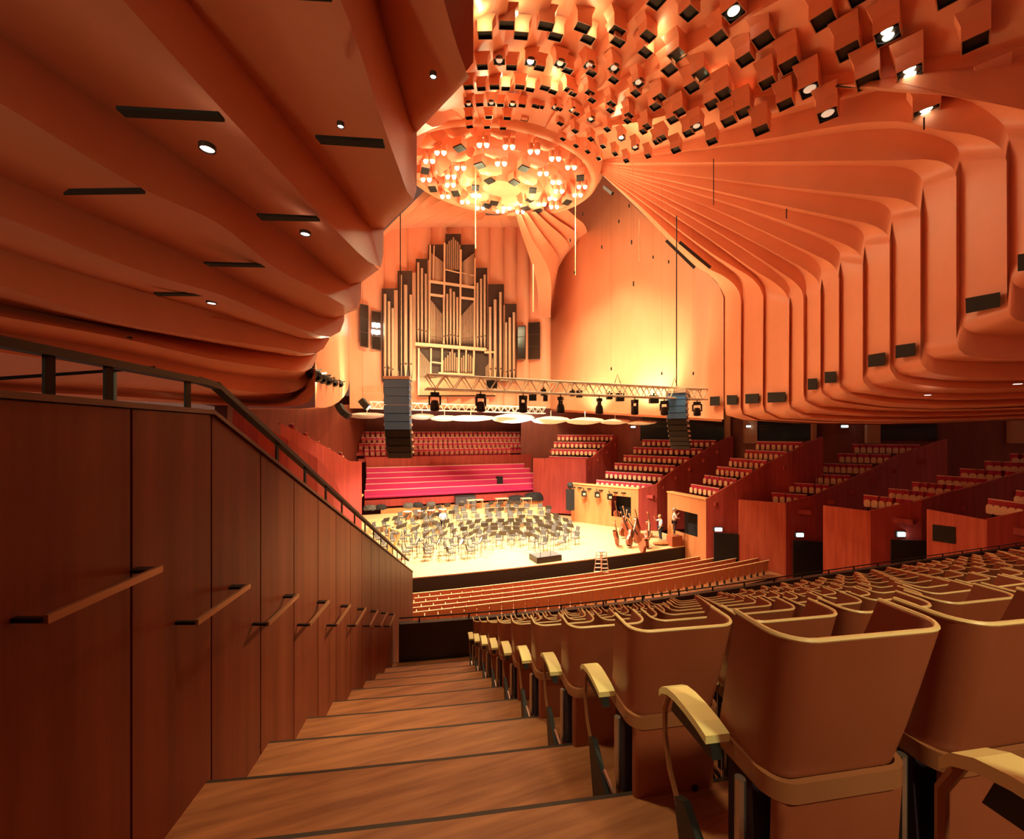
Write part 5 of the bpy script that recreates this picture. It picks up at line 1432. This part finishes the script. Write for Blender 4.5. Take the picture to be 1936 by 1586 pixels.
# spot lamps on the orange box
bx = BOXES[1]
for i, (x, y) in enumerate(((1104, 933), (1129, 935), (1153, 939))):
    Y = on_front(bx, x) - 0.45
    e = empty('wall_spot_lamp', at(x, y, Y), 0, 'small black spot lamp on the front of the orange box, %s from the left' % ORD[i], 'stage light', 'spot lamps on the orange box')
    m = MB(); m.box((0, 0, 0), RT * 0.20, UP * 0.24, FW * 0.18); m.build('lamp_body', BLACK, e)
    m = MB(); m.box(-FW * 0.19 - UP * 0.03, RT * 0.11, UP * 0.09, FW * 0.01); m.build('lens', CREAM, e)
    m = MB(); m.bar(UP * 0.24, UP * 0.45 + FW * 0.45, 0.06); m.build('bracket', BLACK, e)
for i, (x, y) in enumerate(((1085, 921), (1097, 922), (1115, 924), (1137, 927), (1165, 931), (1180, 932))):
    Y = on_front(bx, x) - 0.05
    m = MB(); m.box((0, 0, 0), RT * 0.24, UP * 0.05, FW * 0.05)
    o = m.build('cable_hook', BLACK, bx[0]); o.location = at(x, y, Y) - Vector(bx[0].location)

# pale coat stand standing among the basses
cs = empty('coat_stand', sp(1205, 1000), 0, 'pale branching coat stand rising above the string basses', 'coat stand')
m = MB(); m.tube([(0, 0, 0.05), (0.05, 0, 1.3), (0.35, 0, 2.1)], 0.05, 6); m.build('stem', CREAM, cs, smooth=True)
for q in (((0.1, 0, 1.4), (-0.25, 0.05, 1.75)), ((0.2, 0, 1.65), (0.6, 0, 1.6)), ((0.15, 0, 1.5), (0.0, 0, 2.0))):
    m = MB(); m.tube(q, 0.04, 6); m.build('branch', CREAM, cs, smooth=True)
m = MB(); m.tube([(-0.3, 0, 0.03), (0.3, 0, 0.03)], 0.03, 6); m.tube([(0, -0.3, 0.03), (0, 0.3, 0.03)], 0.03, 6); m.build('base', CREAM, cs)

q_ = at_v(944, 906, 14.6)
e = empty('equipment_case', q_, 0, 'small black case standing on the upper pink benches', 'case')
m = MB(); m.abox((-0.3, -0.25, -0.5), (0.3, 0.2, 0.22)); m.build('case_body', BLK, e)
m = MB(); m.abox((-0.32, -0.27, 0.22), (0.32, 0.22, 0.28)); m.build('lid', BLK, e)
# ================= people on the platform =================
def figure(name, loc, rz, label, joints, shirt, trousers, hair, skin=(0.62, 0.34, 0.20), held=None):
    e = empty(name, loc, rz, label, 'person')
    SK = mat('skin_' + hair, skin, 0.5)
    # one continuous body grown along a skeleton
    vs = ['hip', 'belly', 'chest', 'neck', 'head0', 'head1', 'lsh', 'lel', 'lwr', 'lhd', 'rsh', 'rel', 'rwr', 'rhd', 'lhp', 'lkn', 'lan', 'lto', 'rhp', 'rkn', 'ran', 'rto']
    R = dict(hip=(.15,.11), belly=(.14,.10), chest=(.17,.11), neck=(.055,.055), head0=(.075,.085), head1=(.085,.10), lsh=(.065,.065), lel=(.046,.046), lwr=(.032,.032), lhd=(.04,.025), lhp=(.09,.09), lkn=(.062,.062), lan=(.042,.042), lto=(.045,.035))
    for k in list(R):
        if k[0] == 'l': R['r' + k[1:]] = R[k]
    ed = [('hip','belly'),('belly','chest'),('chest','neck'),('neck','head0'),('head0','head1'),('chest','lsh'),('lsh','lel'),('lel','lwr'),('lwr','lhd'),('chest','rsh'),('rsh','rel'),('rel','rwr'),('rwr','rhd'),('hip','lhp'),('lhp','lkn'),('lkn','lan'),('lan','lto'),('hip','rhp'),('rhp','rkn'),('rkn','ran'),('ran','rto')]
    J = {k: Vector(v) for k, v in joints.items()}
    def skin_obj(nm, keys, edges, mt, grow, parent, extra=None):
        me = bpy.data.meshes.new(nm); idx = {k: i for i, k in enumerate(keys)}
        me.from_pydata([J[k] for k in keys], [(idx[a], idx[b]) for a, b in edges], [])
        o = bpy.data.objects.new(nm, me); COL.objects.link(o); o.parent = parent
        md = o.modifiers.new('skin', 'SKIN')
        sv = me.skin_vertices[0].data
        for k in keys:
            r = R[k]; sv[idx[k]].radius = (r[0] * grow, r[1] * grow)
        sv[0].use_root = True
        sd = o.modifiers.new('sub', 'SUBSURF'); sd.levels = 1; sd.render_levels = 2
        me.materials.append(mt)
        return o
    body = skin_obj('body', vs, ed, SK, 1.0, e)
    for a in ('l', 'r'):
        w, h = J[a + 'wr'], J[a + 'hd']; d = (h - w).normalized(); s = d.cross(Vector((0, 1, 0))).normalized() if abs(d.y) < 0.95 else Vector((1, 0, 0))
        m = MB()
        for i, L in enumerate((0.075, 0.085, 0.08, 0.065)):
            o = h + s * (i - 1.5) * 0.019; m.tube([o, o + d * L * 0.55, o + d * L * 0.95 + Vector((0, -0.012, -0.012))], [0.009, 0.0085, 0.006], 5)
        m.tube([w + s * 0.03 + d * 0.02, w + s * 0.06 + d * 0.05, w + s * 0.07 + d * 0.08], [0.010, 0.009, 0.007], 5)
        m.build('fingers', SK, body, smooth=True)
    skin_obj('shirt', ['hip', 'belly', 'chest', 'lsh', 'lel', 'rsh', 'rel'], [('hip','belly'),('belly','chest'),('chest','lsh'),('lsh','lel'),('chest','rsh'),('rsh','rel')], mat('shirt_' + name + hair, shirt, 0.8), 1.13, e)
    skin_obj('trousers', ['hip', 'lhp', 'lkn', 'lan', 'rhp', 'rkn', 'ran'], [('hip','lhp'),('lhp','lkn'),('lkn','lan'),('hip','rhp'),('rhp','rkn'),('rkn','ran')], mat('trousers_' + hair, trousers, 0.8), 1.15, e)
    c = J['head1']
    m = MB()
    m.ball(c + Vector((0, 0.012, 0.02)), 0.112, 12, (0.92, 1.02, 1.0)); m.build('hair', mat('hair_' + hair, dict(grey=(0.35, 0.30, 0.25), dark=(0.03, 0.018, 0.012), fair=(0.55, 0.34, 0.16))[hair], 0.7), e, smooth=True)
    m = MB(); f = J['head0'].lerp(c, 0.7)
    m.ball(f + Vector((0, -0.055, 0.0)), 0.085, 10, (0.85, 0.75, 1.1)); m.mi = 0
    m.prism([f + Vector((-0.014, -0.115, -0.03)), f + Vector((0.014, -0.115, -0.03)), f + Vector((0, -0.115, 0.03))], (0, -0.022, -0.004))
    m.mi = 1
    for s in (-1, 1): m.ball(f + Vector((s * 0.032, -0.112, 0.025)), 0.010, 6)
    m.box(f + Vector((0, -0.105, -0.052)), (0.022, 0, 0), (0, 0.006, 0), (0, 0, 0.004))
    m.mi = 0
    for s in (-1, 1): m.ball(f + Vector((s * 0.082, -0.02, 0.005)), 0.025, 6, (0.4, 0.7, 1.2))
    m.build('face', [SK, BLACK], body, smooth=True)
    e.scale = (1.1, 1.1, 1.1)
    return e
STAND = dict(hip=(0,0,0.95), belly=(0,0,1.10), chest=(0,0,1.33), neck=(0,0,1.50), head0=(0,-0.01,1.58), head1=(0,-0.01,1.68),
             lsh=(-0.19,0,1.40), lel=(-0.25,-0.03,1.13), lwr=(-0.22,-0.18,0.95), lhd=(-0.21,-0.24,0.91), rsh=(0.19,0,1.40), rel=(0.25,-0.03,1.13), rwr=(0.24,-0.15,0.92), rhd=(0.24,-0.20,0.87),
             lhp=(-0.10,0,0.90), lkn=(-0.11,-0.03,0.50), lan=(-0.11,0.02,0.09), lto=(-0.12,-0.15,0.04), rhp=(0.10,0,0.90), rkn=(0.11,-0.03,0.50), ran=(0.11,0.02,0.09), rto=(0.12,-0.15,0.04))
def pose(**k): d = dict(STAND); d.update(k); return d
figure('person', sp(1249, 1022), -1.9, 'person in a light blue shirt standing among the string basses, arm raised', pose(lel=(-0.30,-0.22,1.30), lwr=(-0.22,-0.36,1.52), lhd=(-0.20,-0.38,1.59), neck=(0,-0.03,1.49), head0=(0,-0.06,1.56), head1=(0,-0.07,1.66)), (0.45, 0.55, 0.72), (0.02, 0.02, 0.03), 'fair')
figure('person', at(1275, 1012, 30.3), 0.9, 'person in a white shirt by the dark box opening, arm stretched out to the right', pose(rel=(0.42,-0.15,1.22), rwr=(0.62,-0.28,1.30), rhd=(0.70,-0.32,1.34), lel=(-0.22,-0.15,1.16), lwr=(-0.08,-0.28,1.12), lhd=(-0.02,-0.30,1.12)), (0.88, 0.86, 0.84), (0.05, 0.02, 0.02), 'grey')
m = MB(); p = at(1275, 1012, 30.3); m.abox((p.x - 0.45, p.y - 0.3, 0), (p.x + 0.45, p.y + 0.3, p.z)); tag(m.build('stage_block', VARN), 'red brown wooden block under the person in the white shirt', 'block')
figure('person', sp(837, 1008), 0.2, 'person in a white shirt standing among the music stands at the left of the platform', pose(lel=(-0.30,-0.10,1.18), lwr=(-0.26,-0.30,1.15), lhd=(-0.25,-0.37,1.15)), (0.92, 0.86, 0.74), (0.03, 0.025, 0.02), 'fair')
# ================= camera, lights, world =================
sc = bpy.context.scene
cd = bpy.data.cameras.new('camera'); co = bpy.data.objects.new('camera', cd); COL.objects.link(co)
cd.sensor_width = 36; cd.sensor_fit = 'HORIZONTAL'; cd.lens = 36 * F / 1936
cd.shift_x = 0; cd.shift_y = (PY0 - 793) / 1936; cd.clip_start = 0.05; cd.clip_end = 300
co.location = EYE; co.rotation_euler = (pi / 2, 0, -YAW)
sc.camera = co
sc.view_settings.view_transform = 'Standard'; sc.view_settings.look = 'None'; sc.view_settings.gamma = 1
sc.view_settings.use_curve_mapping = False; sc.view_settings.exposure = 0.64
w = bpy.data.worlds.new('world'); sc.world = w; w.use_nodes = True
w.node_tree.nodes['Background'].inputs[0].default_value = (0.6, 0.25, 0.16, 1); w.node_tree.nodes['Background'].inputs[1].default_value = 0.17
sc.cycles.max_bounces = 10; sc.cycles.diffuse_bounces = 6; sc.cycles.glossy_bounces = 4
sc.cycles.use_denoising = True; sc.cycles.sample_clamp_indirect = 8
def light(name, kind, loc, power, col, size=0.3, aim=None, spot=None, blend=0.4, sy=None):
    d = bpy.data.lights.new(name, kind); d.energy = power; d.color = col
    o = bpy.data.objects.new(name, d); COL.objects.link(o); o.location = loc
    if kind == 'AREA':
        d.size = size
        if sy: d.shape = 'RECTANGLE'; d.size_y = sy
    else: d.shadow_soft_size = size
    if kind == 'SPOT': d.spot_size = spot; d.spot_blend = blend
    if aim is not None:
        o.rotation_euler = (Vector(aim) - Vector(loc)).to_track_quat('-Z', 'Y').to_euler()
    return o
WARM = (1.0, 0.88, 0.46)
# lamps of the crown shine downwards
for a in range(8):
    t = 2 * pi * a / 8
    p = Vector((4.6 * cos(t) - 0.5, 3.1 * sin(t), 23.3))
    light('crown_light', 'SPOT', p, 2600, WARM, 0.25, aim=p + Vector((cos(t) * 0.25, sin(t) * 0.25 + 0.32, -1)), spot=radians(100), blend=0.6)
# crown lamps turned to the rear ceiling
for x in (-2.5, 1.0, 4.0):
    light('crown_rear_light', 'SPOT', (x, -4.6, 22.9), 500, WARM, 0.3, aim=(x * 1.1, -14, 25.2), spot=radians(72), blend=0.7)
# platform lamps hung with the reflectors
for i, (x, y) in enumerate(((-4, 2), (1, 1), (6, 2), (-3, 7), (2, 7), (7, 6))):
    light('platform_light', 'SPOT', (x, y, 8.9), 3800 if y < 4 else 1500, (1, 0.88, 0.66), 0.3, aim=(x, y, 0), spot=radians(125), blend=0.5)
for x in (-6, -1, 4):  # uplights added under the reflectors to brighten them
    light('reflector_fill', 'SPOT', (x, 7, 7.2), 1300, (1, 0.9, 0.75), 0.3, aim=(x + 0.5, 9, 9.3), spot=radians(85), blend=0.6)
# added spots in mid-air brighten the plain walls on both sides
for i, (x, y) in enumerate(((8.2, 6.0), (8.2, -1.0))):
    light('wall_fill', 'SPOT', (x, y, 9.3), 2400, (1, 1, 0.58), 0.3, aim=(11.2, y + 1, 17), spot=radians(120), blend=0.7)
light('wall_fill', 'SPOT', (-7.5, 6.0, 9.3), 1500, (1, 1, 0.58), 0.3, aim=(-11, 8, 16), spot=radians(120), blend=0.7)
# lit lamps in the ceiling boxes, aimed at the seats and the aisle
HOUSE = [((1387, 25), None, 700, 62), ((1678, 68), None, 160, 45), ((1175, 262), None, 2200, 70), ((1003, 119), None, 1500, 50), ((1207, 158), None, 1500, 60), ((1317, 241), None, 1200, 60), ((1114, 126), None, 1200, 60)]
for key, aim, pw, ang in HOUSE:
    for (p, w, out, side, n, px, py) in LAMP_SPOTS:
        if (px, py) == key:
            light('house_light', 'SPOT', p + Vector((0, 0, -0.12)), pw, WARM, 0.12, aim=p + Vector((0, 0, -5)), spot=radians(ang), blend=0.8)
# downlights of the left soffit over the aisle
for p in DLPTS:
    light('soffit_light', 'SPOT', p - Vector((0, 0, 0.06)), 60, WARM, 0.08, aim=p + FW * 0.1 - UP * 3 + RT * 0.2, spot=radians(80), blend=0.6)
for w_, s_, pw in ((-0.25, 2.2, 170), (-0.3, 4.6, 180), (-0.4, 7.2, 170)):  # spots added over the aisle to brighten the steps
    q = A(w_, s_, 2.45)
    light('aisle_fill', 'SPOT', q, pw, WARM, 0.08, aim=A(w_ + 0.25, s_ + 0.1, -3), spot=radians(52), blend=0.7)
# unseen spots added behind the camera to brighten the seat backs
for X, Y, Z, pw in ((2.0, -1.5, 2.4, 300), (5.0, -0.5, 2.8, 260)):
    light('rear_fill', 'SPOT', cam(X, Y, Z), pw, WARM, 0.15, aim=cam(X + 0.6, Y + 3.6, -2.0), spot=radians(70), blend=0.8)
light('aisle_wall_fill', 'SPOT', A(2.0, 6.5, 1.4), 560, WARM, 0.1, aim=A(WALL_W, 4.9, -1.5), spot=radians(48), blend=0.9)  # added spot makes the glow on the far aisle wall
for a in range(4):  # points added below the crown to brighten its rings
    t = pi / 4 + pi / 2 * a
    light('crown_fill', 'POINT', (2.6 * cos(t) - 0.5, 1.8 * sin(t), 22.4), 190, (1, 0.95, 0.5), 0.2)
# added spot above the truss middle brightens the right-hand shells
light('shell_fill', 'SPOT', Ta.lerp(Tb, 0.5) + Vector((0, 0, 0.5)), 400, WARM, 0.2, aim=(9.4, -13.0, 15), spot=radians(62), blend=0.8)
for p in GLOW_PTS:
    light('box_lamp', 'POINT', p, 14, WARM, 0.08)
# unseen spot added behind the camera to brighten the left soffit's steps
light('rear_soffit_fill', 'SPOT', cam(-3.6, -6.0, 1.5), 420, WARM, 0.2, aim=cam(-4.6, 5.0, 2.9), spot=radians(90), blend=0.8)
light('organ_fill', 'SPOT', T2a.lerp(T2b, 0.3) + Vector((0, -0.8, 0.6)), 900, (1, 0.98, 0.58), 0.3, aim=(-2.0, 17.0, 18.0), spot=radians(110), blend=0.7)  # spot added by the rear truss to brighten the organ wall
# added spot near the dark lamp cluster brightens the left shells' lower edge
light('left_shell_fill', 'SPOT', at(625, 712, 17.0), 220, WARM, 0.15, aim=at(560, 735, 14.0), spot=radians(95), blend=0.8)
